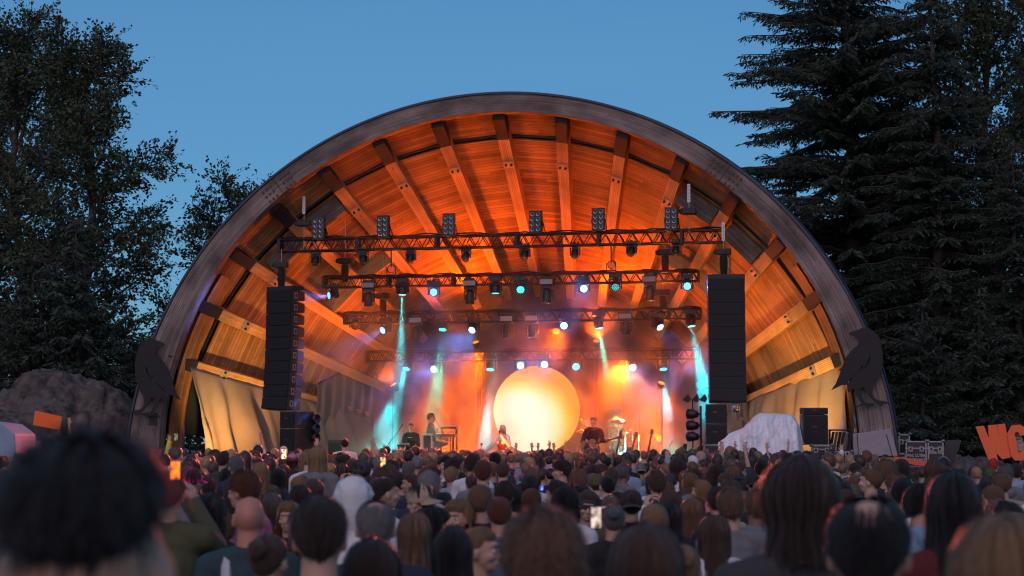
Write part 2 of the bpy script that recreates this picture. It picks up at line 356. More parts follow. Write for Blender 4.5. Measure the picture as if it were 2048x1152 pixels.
# narrow boards just inside the arch legs
for sg in (-1, 1):
    m = MB(); a0 = R(-4); a1 = R(36)
    def pt(x, y):
        a = a0 + (a1 - a0) * y; r = fin(a) - .04 - .24 * x; return Vector((sg * r * cos(a), .10 + .5 * x, HC + r * sin(a)))
    m.grid(2, 30, pt, uvf=lambda x, y: (y * 7.4, x * .6)); m.build('reveal_board', wood_in, shell, solid=.05)
# cladding box round the foot of the arch leg on one side, small vent on the other
clad = mat('grey_sheet_metal', (.30, .27, .30), .5, .15, noise_=(6, .12), bump=(60, .1))
def footbox(x0, x1, y0, y1, dd):
    (ua, ha), (ub, hb) = PS(x0, y1, -.5), PS(x1, y1, -.5); (uc, hc_), (ud, hd) = PS(x0 - 2, y0 + 10, -.5), PS(x1 - 14, y0, -.5)
    m = MB(); m.prism([(ua, ha), (ub, hb), (ud, hd), (uc, hc_)], -.95, .25); o = m.build('leg_cladding', clad, shell, bevel=.015)
    m = MB()
    for f in (.12, .88):
        m.beam((ua + (ub - ua) * f, -.953, ha), (uc + (ud - uc) * f, -.953, hc_), .02, .012, (0, 1, 0))
    m.build('seam', dark_steel, o)
footbox(1708, 1796, 858, 912, 0)
(u, h) = PS(306, 838, -.43); m = MB(); m.box((u, -.43, h), (.24, .03, .34)); m.build('vent', tar, shell)
# stage deck
deck = thing('stage_deck', 'low black stage floor in front of and inside the bandshell', 'stage')
m = MB(); m.box((0, 1.9, .66), (17.4, 9.2, .12)); m.build('deck_board', mat('stage_lino', (.03, .03, .032), .35, noise_=(4, .4)), deck, bevel=.01)
m = MB(); m.box((0, -2.62, .31), (17.4, .05, .56)); m.build('skirt', mat('black_cloth', (.012, .012, .014), .9), deck)
DK = .72
# grey drape standing in an arc at the back of the stage
drape = mat('grey_drape', (.12, .11, .11), .75, noise_=(1.5, .25), bump=(2, .3))
for sg, lab in ((-1, 'flared grey backdrop curtain behind the keyboards'), (1, 'flared grey backdrop curtain behind the drums')):
    t = thing('backdrop_curtain', lab, 'curtain', (0, 0, DK), 0, 'grey backdrop curtains')
    def fn(x, y):
        u = sg * (4.3 + 2.1 * x + (1 - y) ** 2 * .5); d = 6.2 - 2.4 * x ** 1.5; h = y * (4.4 - 1.5 * x) * 1.0
        return (u, d + .06 * sin(x * 60) * (1 - .4 * y), h)
    m = MB(); m.grid(110, 16, fn); m.build('cloth', drape, t, smooth=True, solid=.01)
    m = MB(); m.tube([Vector(fn(i / 20, 1)) + Vector((0, 0, .02)) for i in range(21)], .03); m.build('rail', dark_steel, t)
# ================================================================ round LED screen
def led_mat():
    m = bpy.data.materials.new('led_sun'); m.use_nodes = True; n = m.node_tree; L = n.links; n.nodes.clear()
    tc = n.nodes.new('ShaderNodeTexCoord'); mp = n.nodes.new('ShaderNodeMapping'); L.new(tc.outputs['Object'], mp.inputs[0]); mp.inputs['Location'].default_value = (.40, 0, .45)
    ln = n.nodes.new('ShaderNodeVectorMath'); ln.operation = 'LENGTH'; L.new(mp.outputs[0], ln.inputs[0])
    nz = n.nodes.new('ShaderNodeTexNoise'); nz.inputs['Scale'].default_value = .9; L.new(tc.outputs['Object'], nz.inputs['Vector'])
    ad = n.nodes.new('ShaderNodeMath'); ad.operation = 'MULTIPLY_ADD'; ad.inputs[1].default_value = .25; L.new(nz.outputs[0], ad.inputs[0]); L.new(ln.outputs['Value'], ad.inputs[2])
    cr = n.nodes.new('ShaderNodeValToRGB'); L.new(ad.outputs[0], cr.inputs[0])
    e = cr.color_ramp.elements; e[0].position = .45; e[0].color = (1, .84, .62, 1); e[1].position = 1.0; e[1].color = (1, .26, .01, 1)
    k = e.new(.62); k.color = (1, .74, .36, 1); k = e.new(.82); k.color = (1, .47, .05, 1)
    mr = n.nodes.new('ShaderNodeMapRange'); mr.inputs[1].default_value = .25; mr.inputs[2].default_value = 1.75; L.new(ad.outputs[0], mr.inputs[0]); L.new(mr.outputs[0], cr.inputs[0])
    wv = n.nodes.new('ShaderNodeTexWave'); wv.bands_direction = 'Z'; wv.inputs['Scale'].default_value = 9; L.new(tc.outputs['Object'], wv.inputs['Vector'])
    st = n.nodes.new('ShaderNodeMapRange'); st.inputs[3].default_value = 1.3; st.inputs[4].default_value = 1.42; L.new(wv.outputs[0], st.inputs[0])
    em = n.nodes.new('ShaderNodeEmission'); L.new(cr.outputs[0], em.inputs[0]); L.new(st.outputs[0], em.inputs[1])
    o = n.nodes.new('ShaderNodeOutputMaterial'); L.new(em.outputs[0], o.inputs[0]); return m
DS = 4.6
u0, h0 = PS(1073, 820, DS); u1, _ = PS(1160, 820, DS); RS = u1 - u0
t = thing('round_screen', 'large round LED screen glowing yellow and orange like a sun', 'screen', (u0, DS, h0))
m = MB(); m.lathe([(0, 0), (RS * .3, 0), (RS * .7, 0), (RS, 0)], n=96, rot=Matrix.Rotation(pi / 2, 3, 'X')); m.build('display', led_mat(), t)
m = MB(); m.lathe([(RS, -.005), (RS + .012, -.005), (RS + .012, .12), (0, .12)], n=96, rot=Matrix.Rotation(-pi / 2, 3, 'X')); m.build('housing', tar, t)
m = MB()
for sx in (-.8, .8): m.beam((sx, .2, DK - h0), (sx, .2, .6), .08, .08)
m.build('support', dark_steel, t)
# ================================================================ stage haze
def haze_mat(dens):
    m = bpy.data.materials.new('stage_haze'); m.use_nodes = True; n = m.node_tree; L = n.links; n.nodes.clear()
    tc = n.nodes.new('ShaderNodeTexCoord'); mp = n.nodes.new('ShaderNodeMapping'); mp.inputs['Scale'].default_value = (.8, .8, .62); mp.inputs['Rotation'].default_value = (0, .6, 0); L.new(tc.outputs['Object'], mp.inputs[0])
    nz = n.nodes.new('ShaderNodeTexNoise'); nz.inputs['Scale'].default_value = 1.0; nz.inputs['Detail'].default_value = 3.5; nz.inputs['Roughness'].default_value = .55; nz.inputs['Distortion'].default_value = .5; L.new(mp.outputs[0], nz.inputs['Vector'])
    mr = n.nodes.new('ShaderNodeMapRange'); mr.inputs[1].default_value = .46; mr.inputs[2].default_value = .62; mr.inputs[3].default_value = dens * .12; mr.inputs[4].default_value = dens * 5.0; L.new(nz.outputs[0], mr.inputs[0])
    sp = n.nodes.new('ShaderNodeSeparateXYZ'); L.new(tc.outputs['Object'], sp.inputs[0])
    hf = n.nodes.new('ShaderNodeMapRange'); hf.inputs[1].default_value = 3.8; hf.inputs[2].default_value = 7.2; hf.inputs[3].default_value = 1; hf.inputs[4].default_value = .12; L.new(sp.outputs[2], hf.inputs[0])
    ml = n.nodes.new('ShaderNodeMath'); ml.operation = 'MULTIPLY'; L.new(mr.outputs[0], ml.inputs[0]); L.new(hf.outputs[0], ml.inputs[1])
    vs = n.nodes.new('ShaderNodeVolumePrincipled'); vs.inputs['Color'].default_value = (.92, .92, .92, 1); vs.inputs['Anisotropy'].default_value = .3; L.new(ml.outputs[0], vs.inputs['Density'])
    o = n.nodes.new('ShaderNodeOutputMaterial'); L.new(vs.outputs[0], o.inputs['Volume'])
    return m
hz = MB(); hz.box((0, 3.05, DK + 3.35), (12.0, 5.1, 6.65))
ho = hz.build('stage_smoke', haze_mat(.042)); ho.matrix_world = SM.copy(); tag(ho, 'drifting stage smoke glowing orange round the sun screen', 'smoke', kind='stuff')
# ================================================================ lights of the show, and red fill spots added for the crowd
ORANGE = (1.0, .115, .0); ORANGE2 = (1.0, .14, .005); AMBER = (1.0, .46, .12); CYAN = (.0, .60, .66); BLUE = (.03, .25, 1.0); GREEN = (.15, 1.0, .35)
def area(name, loc, to, energy, color, size):
    ld = bpy.data.lights.new(name, 'AREA'); ld.energy = energy; ld.color = color; ld.size = size; ld.shape = 'DISK'; o = bpy.data.objects.new(name, ld); col.objects.link(o)
    loc = Vector(loc); to = Vector(to); o.matrix_world = Matrix.Translation(loc) @ (to - loc).to_track_quat('-Z', 'Y').to_matrix().to_4x4(); return o
# wash lamps: one spot each, in a made-up can on a pole or clamp
can_m = mat('lamp_can', (.015, .015, .017), .45, .2)
NL = [0]
def wash_lamp(loc, to, e, c, sz, label, mount='pole', top=0.0):
    loc = Vector(loc); to = Vector(to); d = (to - loc).normalized(); zb = DK if mount != 'clamp' else loc.z; t = thing('wash_lamp', label, 'stage lamp', (loc.x, loc.y, zb), 0, 'orange wash lamps'); h = loc.z - zb
    M = Matrix.Translation((0, 0, h)) @ d.to_track_quat('Z', 'Y').to_matrix().to_4x4()
    m = MB(); m.T = M; m.lathe([(0, -.26), (.06, -.25), (.10, -.16), (.105, .0), (.112, .0), (.112, -.02)], n=18); can = m.build('can', can_m, t, smooth=True)
    key = 'lens_%s_%d' % (mount, int(c[1] * 1000)); m = MB(); m.T = M; m.lathe([(.10, -.03), (.06, -.015), (0, -.01)], n=18); m.build('lens', mat(key, (.05, .05, .05), .3, emit=(c, .5 if mount == 'clamp' else 4.0)), can, smooth=True)
    m = MB(); x = Vector((1, 0, 0)); [m.box((sx * .125, 0, h - .05), (.015, .05, .2)) for sx in (-1, 1)]; m.box((0, 0, h - .15), (.265, .05, .015)); m.build('yoke', can_m, t)
    if mount == 'pole': m = MB(); m.cyl((0, 0, 0), (0, 0, max(.05, h - .15)), .022); m.box((0, 0, .01), (.4, .4, .02)); m.build('pole', can_m, t)
    elif mount == 'clamp': m = MB(); m.cyl((0, 0, .05), (0, 0, top - loc.z), .018); m.build('clamp', can_m, t)
    p = loc + d * .02; o = spot('lamp_beam', S(*p), S(*to), e, c, sz, 1.0, .09); mw = o.matrix_world.copy(); o.parent = t; bpy.context.view_layer.update(); o.matrix_world = mw
for u, d, h, tu, td, th, e, c, sz, lb in ((-1.8, 4.9, 4.9, -2.2, 3.0, 8, 1700, ORANGE, 115, 'orange lamp on a tall pole behind the keyboards aimed at the roof'), (1.9, 4.9, 4.9, 2.2, 3.0, 8, 1700, ORANGE, 115, 'orange lamp on a tall pole behind the drums aimed at the roof'),
        (-4.0, 3.6, 3.6, -5.6, 1.4, 7, 1100, ORANGE2, 110, 'orange lamp on a pole by the grey curtain on the sampler side'), (4.0, 3.6, 3.6, 5.6, 1.4, 7, 1100, ORANGE2, 110, 'orange lamp on a pole by the grey curtain on the drum side'),
        (-7.8, -1.0, 1.0, -8.0, 3.0, 4.6, 1250, AMBER, 80, 'amber floor lamp at the front corner lighting the canvas by the dark cabinet'), (7.8, -1.0, 1.0, 8.0, 3.0, 4.6, 1250, AMBER, 80, 'amber floor lamp at the front corner lighting the canvas by the mirror ball'), (0, .1, 1.0, 0, 2.0, 9, 900, ORANGE2, 80, 'orange floor lamp in the middle of the stage front'),
        (-1.7, 5.2, 4.6, -1.5, 1.0, 1.8, 4300, ORANGE, 85, 'high orange lamp behind the singer shining into the smoke'), (-2.6, 5.2, 1.3, -2.0, 0, 3.5, 1700, ORANGE, 80, 'low orange lamp behind the keyboards shining into the smoke'), (2.6, 5.2, 4.2, 2.9, 1.0, 1.2, 4300, ORANGE, 85, 'high orange lamp behind the drummer shining into the smoke'), (3.7, 5.2, 2.0, 3.2, 0, 3.6, 1500, ORANGE, 80, 'low orange lamp behind the leaning guitar shining into the smoke'), (.6, 5.3, 5.2, 1.2, 0, 3.0, 1800, ORANGE, 80, 'topmost orange lamp rising above the round screen')):
    wash_lamp((u, d, h), (tu, td, th), e, c, sz, lb)
for sg, w_ in ((-1, 'second and third blinder'), (1, 'fourth and fifth blinder')):
    wash_lamp((sg * 3.1, .1, 6.7), (0, -24, 0), 13000, (1.0, .12, .05), 46, f'added red lamp below the front truss between {w_}, aimed at the crowd', 'clamp', 7.25)  # added fill that puts a red rim on the crowd's heads
    wash_lamp((sg * 8.0, -1.2, 1.2), (sg * 8.6, 1.6, 4.3), 90, GREEN, 50, f'green floor lamp beside the amber one, {"sampler" if sg < 0 else "drum"} side corner')
wash_lamp((-5.3, .5, 1.7), (-2.4, 1.5, 1.9), 420, (.03, 1.0, .45), 55, 'green side lamp low beside the sampler player')
wash_lamp((5.4, .9, 1.7), (3.4, 2.8, 1.5), 700, (.02, 1.0, .6), 45, 'teal side lamp low beside the drum side lamp tower')
wash_lamp((1.0, -1.9, 1.15), (1.6, -14, 1.5), 900, (1.0, .10, .01), 60, 'added red foot lamp at the stage edge facing the crowd')  # added spot that reddens the front rows
# ================================================================ trusses
blk = mat('black_metal', (.018, .018, .02), .45, .3)
blk2 = mat('black_plastic', (.012, .012, .014), .4)
ORD = ['first', 'second', 'third', 'fourth', 'fifth', 'sixth', 'seventh', 'eighth', 'ninth', 'tenth', 'eleventh', 'twelfth']
TR = []
def truss(xl, xr, yt, yb, d, label, H=None):
    (ul, hl), (ur, hr) = PS(xl, yt[0], d), PS(xr, yt[1], d); (_, bl), (_, br) = PS(xl, yb[0], d), PS(xr, yb[1], d)
    ht, hb = (hl + hr) / 2, (bl + br) / 2; L_ = ur - ul; a = (ht - hb); t = thing('lighting_truss', label, 'truss', ((ul + ur) / 2, d, hb), 0, 'lighting trusses hung across the stage')
    for y in (-a / 2, a / 2):
        for z in (0, a): m = MB(); m.cyl((-L_ / 2, y, z), (L_ / 2, y, z), .026, n=8); m.build('chord', blk, t)
    m = MB(); n = int(L_ / (a * 1.15)); st = L_ / n
    for i in range(n):
        x0 = -L_ / 2 + i * st; x1 = x0 + st; xm = (x0 + x1) / 2
        for y in (-a / 2, a / 2): m.cyl((x0, y, 0), (xm, y, a), .013, n=5); m.cyl((xm, y, a), (x1, y, 0), .013, n=5)
        for z in (0, a): m.cyl((x0, -a / 2, z), (x1, a / 2, z), .011, n=5)
        if i % 6 == 0:
            for y in (-a / 2, a / 2): m.box((x0 + .03, y, a / 2), (.07, .07, a + .06))
    m.build('lattice', blk, t)
    m = MB()
    for x in (-L_ / 2, L_ / 2): m.box((x, 0, a / 2), (.03, a + .08, a + .08))
    m.build('end_frame', blk, t)
    m = MB(); pts = []
    r = random.Random(int(xl)); k = 60
    for j in range(2):
        pts = [Vector((-L_ / 2 + L_ * i / k, -a / 2 + .05 + .05 * j, a + .035 + .03 * r.random() - .03 * j + .02 * sin(i))) for i in range(k + 1)]; m.tube(pts, .02, 5)
    m.build('cable', blk2, t)
    TR.append((d, ht, hb, ul, ur)); return t
truss(560, 1446, (480, 461), (504, 484), .4, 'front black lighting truss carrying the eight-cell blinders')
truss(648, 1397, (559, 541), (577, 561), 1.7, 'second black lighting truss behind and below the blinders')
truss(690, 1402, (628, 619), (645, 640), 3.0, 'third black lighting truss just above the orange smoke')
truss(733, 1400, (706, 699), (722, 718), 4.3, 'rearmost black lighting truss half lost in smoke above the round screen')
# ================================================================ lamps
lens_off = mat('dark_lens', (.08, .085, .1), .12, 0, spec=.9)
def glow(name, c, s): return mat(name, (.05, .05, .05), .3, emit=(c, s))
g_cyan = glow('cyan_led', (.03, .75, .85), 5); g_blue = glow('blue_lamp', (.06, .32, 1.0), 5); g_white = glow('white_lamp', (.22, .62, 1.0), 6)
g_dim = glow('teal_led_dim', (.04, .5, .5), 1.5)
CACHE = {}
def cm(key, fn):
    if key not in CACHE: CACHE[key] = fn()
    return CACHE[key]
def child(name, me, parent, mtx=None, mats=None):
    o = bpy.data.objects.new(name, me); col.objects.link(o); o.parent = parent
    if mtx is not None: o.matrix_local = mtx
    if mats:
        for i, q in enumerate(mats): o.material_slots[i].link = 'OBJECT'; o.material_slots[i].material = q
    return o
def me_base(s):
    m = MB(); m.box((0, 0, -.07 * s), (.34 * s, .26 * s, .12 * s)); m.box((0, 0, .01 * s), (.08 * s, .1 * s, .06 * s)); m.cyl((-.12 * s, 0, -.01), (-.12 * s, 0, .05 * s), .02); m.cyl((.12 * s, 0, -.01), (.12 * s, 0, .05 * s), .02)
    m.cyl((0, 0, -.13 * s), (0, 0, -.16 * s), .09 * s, n=14); return m.mesh('base', blk2)
def me_yoke(s):
    m = MB(); m.box((0, 0, -.18 * s), (.36 * s, .12 * s, .05 * s))
    for x in (-.165, .165): m.box((x * s, 0, -.31 * s), (.045 * s, .11 * s, .26 * s))
    return m.mesh('yoke', blk2)
def me_head(s, L_):
    m = MB(); m.lathe([(0, -L_ * .42), (.08, -L_ * .42), (.12, -L_ * .25), (.13, 0), (.125, L_ * .3), (.135, L_ * .5), (.12, L_ * .52), (.115, L_ * .48), (0, L_ * .48)], n=20)
    m.v = [(x * s, y * s, z * s) for x, y, z in m.v]; return m.mesh('head', blk2, True)
def me_lens(s, L_, led):
    m = MB()
    if led:
        for k, (rr, nn) in enumerate(((0, 1), (.045, 6), (.088, 12))):
            for i in range(nn): a = 2 * pi * i / nn; m.ell((rr * cos(a), rr * sin(a), L_ * .49), (.019, .019, .012), 8, 4)
    else: m.lathe([(.105, L_ * .50), (.08, L_ * .535), (0, L_ * .55)], n=20)
    m.v = [(x * s, y * s, z * s) for x, y, z in m.v]; return m.mesh('lens', lens_off, True)
def moving_head(px, py, ti, aim, lens, s=1.0, led=False, L_=.36, label='', group='moving heads', ltype=None, par_h=None):
    """lamp whose head centre is seen at px,py hanging from truss ti, aimed at aim (u,d,h)"""
    d, ht, hb, ul, ur = TR[ti]; u, h = PS(px, py, d - .02); hb_ = h + .33 * s
    t = thing('moving_head_lamp', label, 'stage lamp', (u, d - .02, hb_), 0, group)
    child('base', cm(('b', s), lambda: me_base(s)), t)
    hd = Vector((u, d - .02, h)); dr = (Vector(aim) - hd).normalized(); pan = math.atan2(dr.x, -dr.y)
    child('yoke', cm(('y', s), lambda: me_yoke(s)), t, Matrix.Rotation(pan, 4, 'Z'))
    hm = Matrix.Translation((0, 0, -.33 * s)) @ dr.to_track_quat('Z', 'Y').to_matrix().to_4x4()
    ho_ = child('head', cm(('h', s, L_), lambda: me_head(s, L_)), t, hm)
    child('lens', cm(('l', s, L_, led), lambda: me_lens(s, L_, led)), ho_, None, [lens])
    if hb_ < hb - .06:   # drop pipe up to the truss
        m = MB(); m.cyl((0, 0, 0), (0, 0, hb - hb_), .02); m.build('drop_pipe', blk, t)
    if ltype:
        e, c, sz, gb = ltype; p0 = hd + dr * (L_ * s * .62); o = spot('lamp_beam', S(*p0), S(*aim), e, c, sz, .25 if gb else .95, .04, gobo=gb)
        mw = o.matrix_world.copy(); o.parent = t; bpy.context.view_layer.update(); o.matrix_world = mw
    return t
NT = ['front', 'second', 'third', 'rearmost']
# small dark movers under the front truss
for i, (x, y) in enumerate(((632, 520), (727, 517), (822, 515), (932, 511), (1050, 508), (1150, 505), (1263, 501), (1352, 500))):
    d, ht, hb, _, _ = TR[0]; u, h = PS(x, y, d)
    moving_head(x, y, 0, (u + (.3 if i % 2 else -.5), -3.5, 1.0), lens_off, .78, False, .36, f'small unlit black moving lamp, {ORD[i]} under the front truss', 'small movers under the front truss')
# eight-cell blinders
def me_blind():
    m = MB(); m.box((0, 0, .30), (.34, .13, .60)); m.box((0, -.07, .30), (.36, .012, .03))
    for z in (.0, .60): m.box((0, -.0, z), (.37, .15, .02))
    return m.mesh('housing', blk2)
def me_cell():
    m = MB(); m.lathe([(.055, 0), (.058, -.014), (.05, -.016), (.03, .012), (0, .02)], n=14, rot=Matrix.Rotation(-pi / 2, 3, 'X')); return m.mesh('cell', mat('blinder_reflector', (.30, .33, .38), .2, .9), True)
for i, (x, y) in enumerate(((638, 457), (767, 454), (898, 450), (1072, 445), (1197, 440), (1343, 439))):
    d = TR[0][0] - .32; u, h = PS(x, y + 21, d); t = thing('blinder_lamp', f'black blinder with two columns of four round lamps, {ORD[i]} on the front truss', 'stage lamp', (u, d, h), random.uniform(-.12, .12), 'eight-cell blinders')
    child('housing', cm('bl', me_blind), t); mc = cm('cell', me_cell)
    for a in (-.078, .078):
        for k in range(4): child('cell', mc, t, Matrix.Translation((a, -.075, .09 + .14 * k)))
    m = MB(); m.beam((.19, 0, .3), (.19, .25, .05), .02, .05); m.beam((-.19, 0, .3), (-.19, .25, .05), .02, .05); m.build('yoke', blk, t)
# strobes with a mover under each
def strobe(x, y, ti, n):
    d = TR[ti][0] - .26; u, h = PS(x, y, d); t = thing('strobe_panel', f'pale flat strobe panel, {ORD[n]} along the {NT[ti]} truss', 'strobe light', (u, d, h), 0, 'flat strobe panels')
    m = MB(); m.box((0, .05, 0), (.40, .10, .17)); m.box((0, .05, .11), (.3, .08, .06)); m.build('case', blk2, t, bevel=.008)
    m = MB()
    for k in range(5): m.box((0, -.003, -.055 + k * .027), (.36, .012, .022))
    m.build('louvre', mat('strobe_face', (.34, .36, .36), .35, noise_=(9, .2)), t)
for ti, L1 in ((1, ((735, 570), (938, 566), (1092, 563), (1298, 558))), (2, ((830, 640), (1012, 637), (1062, 636), (1250, 632)))):
    for n, (x, y) in enumerate(L1):
        strobe(x, y, ti, n); moving_head(x + 2, y + (27 if ti == 1 else 24), ti, (PS(x, y, 3)[0] + .2, 2.0, -4), lens_off, .95, False, .46, f'long dark spotlight hanging below the {ORD[n]} strobe of the {NT[ti]} truss', 'dark spotlights below the strobes')
# cyan washes that throw shafts straight down through the smoke
def wash(x, y, ti, tx, ty, td, e, n, sz=9, lens=None, word='lit cyan', c=None):
    u, h = PS(tx, ty, td); moving_head(x, y, ti, (u, td, h), lens or g_cyan, 1.0, True, .30, f'wash lamp with {word} lenses, {ORD[n]} wash along the {NT[ti]} truss', 'LED wash lamps', (e, c or CYAN, sz, None) if e else None)
WE = 14000
wash(805, 579, 1, 797, 900, 1.5, WE * 1.0, 0, 12); wash(991, 576, 1, 988, 900, 1.5, WE * .8, 1, 8); wash(1041, 575, 1, 1041, 900, -6, 0, 2); wash(1231, 570, 1, 1231, 900, -6, 0, 3, lens=g_dim, word='dim teal')
wash(711, 648, 2, 700, 900, -5, 0, 0, lens=lens_off, word='unlit'); wash(886, 650, 2, 864, 885, 1.7, WE * .7, 1, 16, c=(.02, 1.0, .5)); wash(1197, 646, 2, 1232, 870, 2.8, WE * 1.3, 2, 12, c=(.02, 1.0, .6)); wash(1381, 642, 2, 1440, 930, 2.6, WE * 1.9, 3, 17)
wash(815, 729, 3, 745, 960, 2.6, WE * 2.2, 0, 26); wash(981, 730, 3, 965, 960, 3.0, WE * 1.6, 1, 13); wash(1152, 731, 3, 1152, 960, -6, 0, 2); wash(1326, 729, 3, 1345, 960, 3.2, WE * 1.3, 3, 17)
# blue-white beams, some broken into rays by a gobo
def beamer(x, y, ti, tx, ty, td, e, n, sz, lens=g_blue, gb=None, c=BLUE):
    u, h = PS(tx, ty, td); moving_head(x, y, ti, (u, td, h), lens, .95, False, .34, f'spotlight with glaring blue-white lens, {ORD[n]} of the four on the {NT[ti]} truss', 'blue-white spotlights', (e * (1 if sz != 90 else .45), c, sz, gb) if e else None)
BE = 480
beamer(668, 590, 1, 560, 600, .6, BE * 2.4, 0, 40); beamer(868, 583, 1, 700, 900, -20, BE * .5, 1, 90); beamer(1168, 577, 1, 1000, 800, -30, BE * .9, 2, 90, g_white); beamer(1374, 571, 1, 1500, 900, -20, BE * .4, 3, 90)
beamer(772, 657, 2, 690, 700, 1.5, BE * 1.0, 0, 36); beamer(948, 655, 2, 890, 730, 1.2, BE * 2.4, 1, 58, g_white, 22); beamer(1128, 651, 2, 1050, 860, -30, BE * .9, 2, 90, g_white); beamer(1315, 648, 2, 1390, 740, 1.8, BE * 2.6, 3, 50, g_white, 18)
beamer(872, 736, 3, 810, 770, 2.4, BE * 1.8, 0, 44, g_white, 20); beamer(1041, 731, 3, 1000, 800, -25, BE * .5, 1, 90, g_white); beamer(1089, 729, 3, 1100, 800, -25, BE * .5, 2, 90, g_white); beamer(1265, 731, 3, 1275, 810, 1.6, BE * 1.3, 3, 60, g_white, 16, (.06, .35, 1.0))
# ================================================================ chain hoists
def hoist(x, y, d, top, label, bag=True, plate=False):
    u, h = PS(x, y, d); t = thing('chain_hoist', label, 'hoist', (u, d, h), 0, 'chain hoists over the rig')
    m = MB(); m.box((0, 0, 0), (.40, .2, .17)); m.box((-.23, 0, .0), (.08, .16, .12)); m.build('motor', blk, t, bevel=.03)
    m = MB(); m.cyl((0, 0, .08), (0, 0, top), .012, n=6); m.cyl((0, 0, -.08), (0, 0, -.75), .012, n=6); m.build('chain', steel, t)
    if bag: m = MB(); m.lathe([(0, -.62), (.09, -.6), (.11, -.3), (.10, -.1)], n=12); m.build('chain_bag', mat('black_cloth', (.012, .012, .014), .9), t)
    if plate: m = MB(); m.box((0, -.02, top + .2), (.085, .015, .5)); [m.cyl((0, -.03, top + .02 + .09 * k), (0, -.035, top + .02 + .09 * k), .012, n=6, mi=1) for k in range(5)]; m.build('hanger_plate', [steel, blk], t)
hoist(608, 447, .25, .32, 'chain hoist on a perforated steel hanger at one end of the front truss', False, True)
hoist(1378, 423, .25, .30, 'chain hoist on a perforated steel hanger near the sixth blinder', False, True)
hoist(563, 530, -.1, .45, 'chain hoist directly above the speaker array beside the keyboards')
hoist(1447, 504, -.1, .35, 'chain hoist directly above the speaker array beside the drums', True, True)
hoist(690, 522, 1.7, 1.2, 'chain hoist holding the second truss near its first lamp'); hoist(1330, 505, 1.7, 1.3, 'chain hoist holding the second truss near its last strobe')
hoist(766, 592, 3.0, 1.4, 'chain hoist holding the third truss near its first strobe'); hoist(1326, 585, 3.0, 1.4, 'chain hoist holding the third truss near its last spotlight')
# ================================================================ flown speaker arrays
cab_m = mat('speaker_cabinet', (.022, .020, .022), .55, noise_=(20, .25), bump=(80, .2)); grl = mat('speaker_grille', (.012, .012, .014), .6, .2, bump=(300, .4))
def me_cab(w_, hh, dd):
    m = MB(); m.prism([(-w_ / 2, -hh / 2), (w_ / 2, -hh / 2), (w_ / 2, hh / 2), (-w_ / 2, hh / 2)], 0, dd * .45)
    m.add([(-w_ / 2, dd * .45, -hh / 2), (w_ / 2, dd * .45, -hh / 2), (w_ / 2, dd * .45, hh / 2), (-w_ / 2, dd * .45, hh / 2), (-w_ * .4, dd, -hh * .38), (w_ * .4, dd, -hh * .38), (w_ * .4, dd, hh * .38), (-w_ * .4, dd, hh * .38)],
          [(0, 1, 5, 4), (1, 2, 6, 5), (2, 3, 7, 6), (3, 0, 4, 7), (4, 5, 6, 7)]); return m.mesh('cabinet', cab_m)
def me_grille(w_, hh):
    m = MB(); m.box((0, -.012, 0), (w_ - .03, .02, hh - .03)); return m.mesh('grille', grl)
def me_handle(hh):
    m = MB(); m.box((0, .17, 0), (.012, .13, hh * .52)); m.box((0, .17, 0), (.03, .05, hh * .3), mi=1); return m.mesh('handle', [mat('handle_plate', (.32, .30, .30), .35, .7), blk])
def array(xc, yt, yb, n, label, yaw, d=-.75):
    u, ht = PS(xc, yt, d); _, hb = PS(xc, yb, d); t = thing('line_array_speaker', label, 'speaker', (u, d, ht), yaw, 'flown line arrays'); hh = (ht - hb) / n; W = .97
    m = MB(); m.box((0, .25, .05), (W, .5, .10)); m.build('fly_frame', cab_m, t)
    p = Vector((0, 0, 0)); mc = cm('cab', lambda: me_cab(W, hh - .012, .62)); mg = cm('gr', lambda: me_grille(W, hh - .012)); mh = cm('hn', lambda: me_handle(hh))
    for k in range(n):
        ang = R([0, .3, .6, 1, 1.5, 2.2, 3.2, 4.6, 6.4, 8.6][k]); M = Matrix.Rotation(-ang, 4, 'X')
        c = child('speaker_box', mc, t, Matrix.Translation(p) @ M @ Matrix.Translation((0, 0, -hh / 2))); child('grille', mg, c)
        for sx in (-1, 1): child('handle', mh, c, Matrix.Translation((sx * (W / 2 + .004), 0, 0)))
        p = p + (M @ Vector((0, 0, -hh)))
    m = MB(); pts = [Vector((.1, .1, .1)), Vector((.12, .15, .5)), Vector((-.02, .12, .75))]; m.tube(pts, .015); m.build('cable', blk2, t); return t
array(558, 580, 818, 10, 'tall black flown speaker array beside the keyboards, side lit blue', R(-26))
array(1453, 556, 803, 10, 'tall black flown speaker array beside the drums, flat front on', R(12))
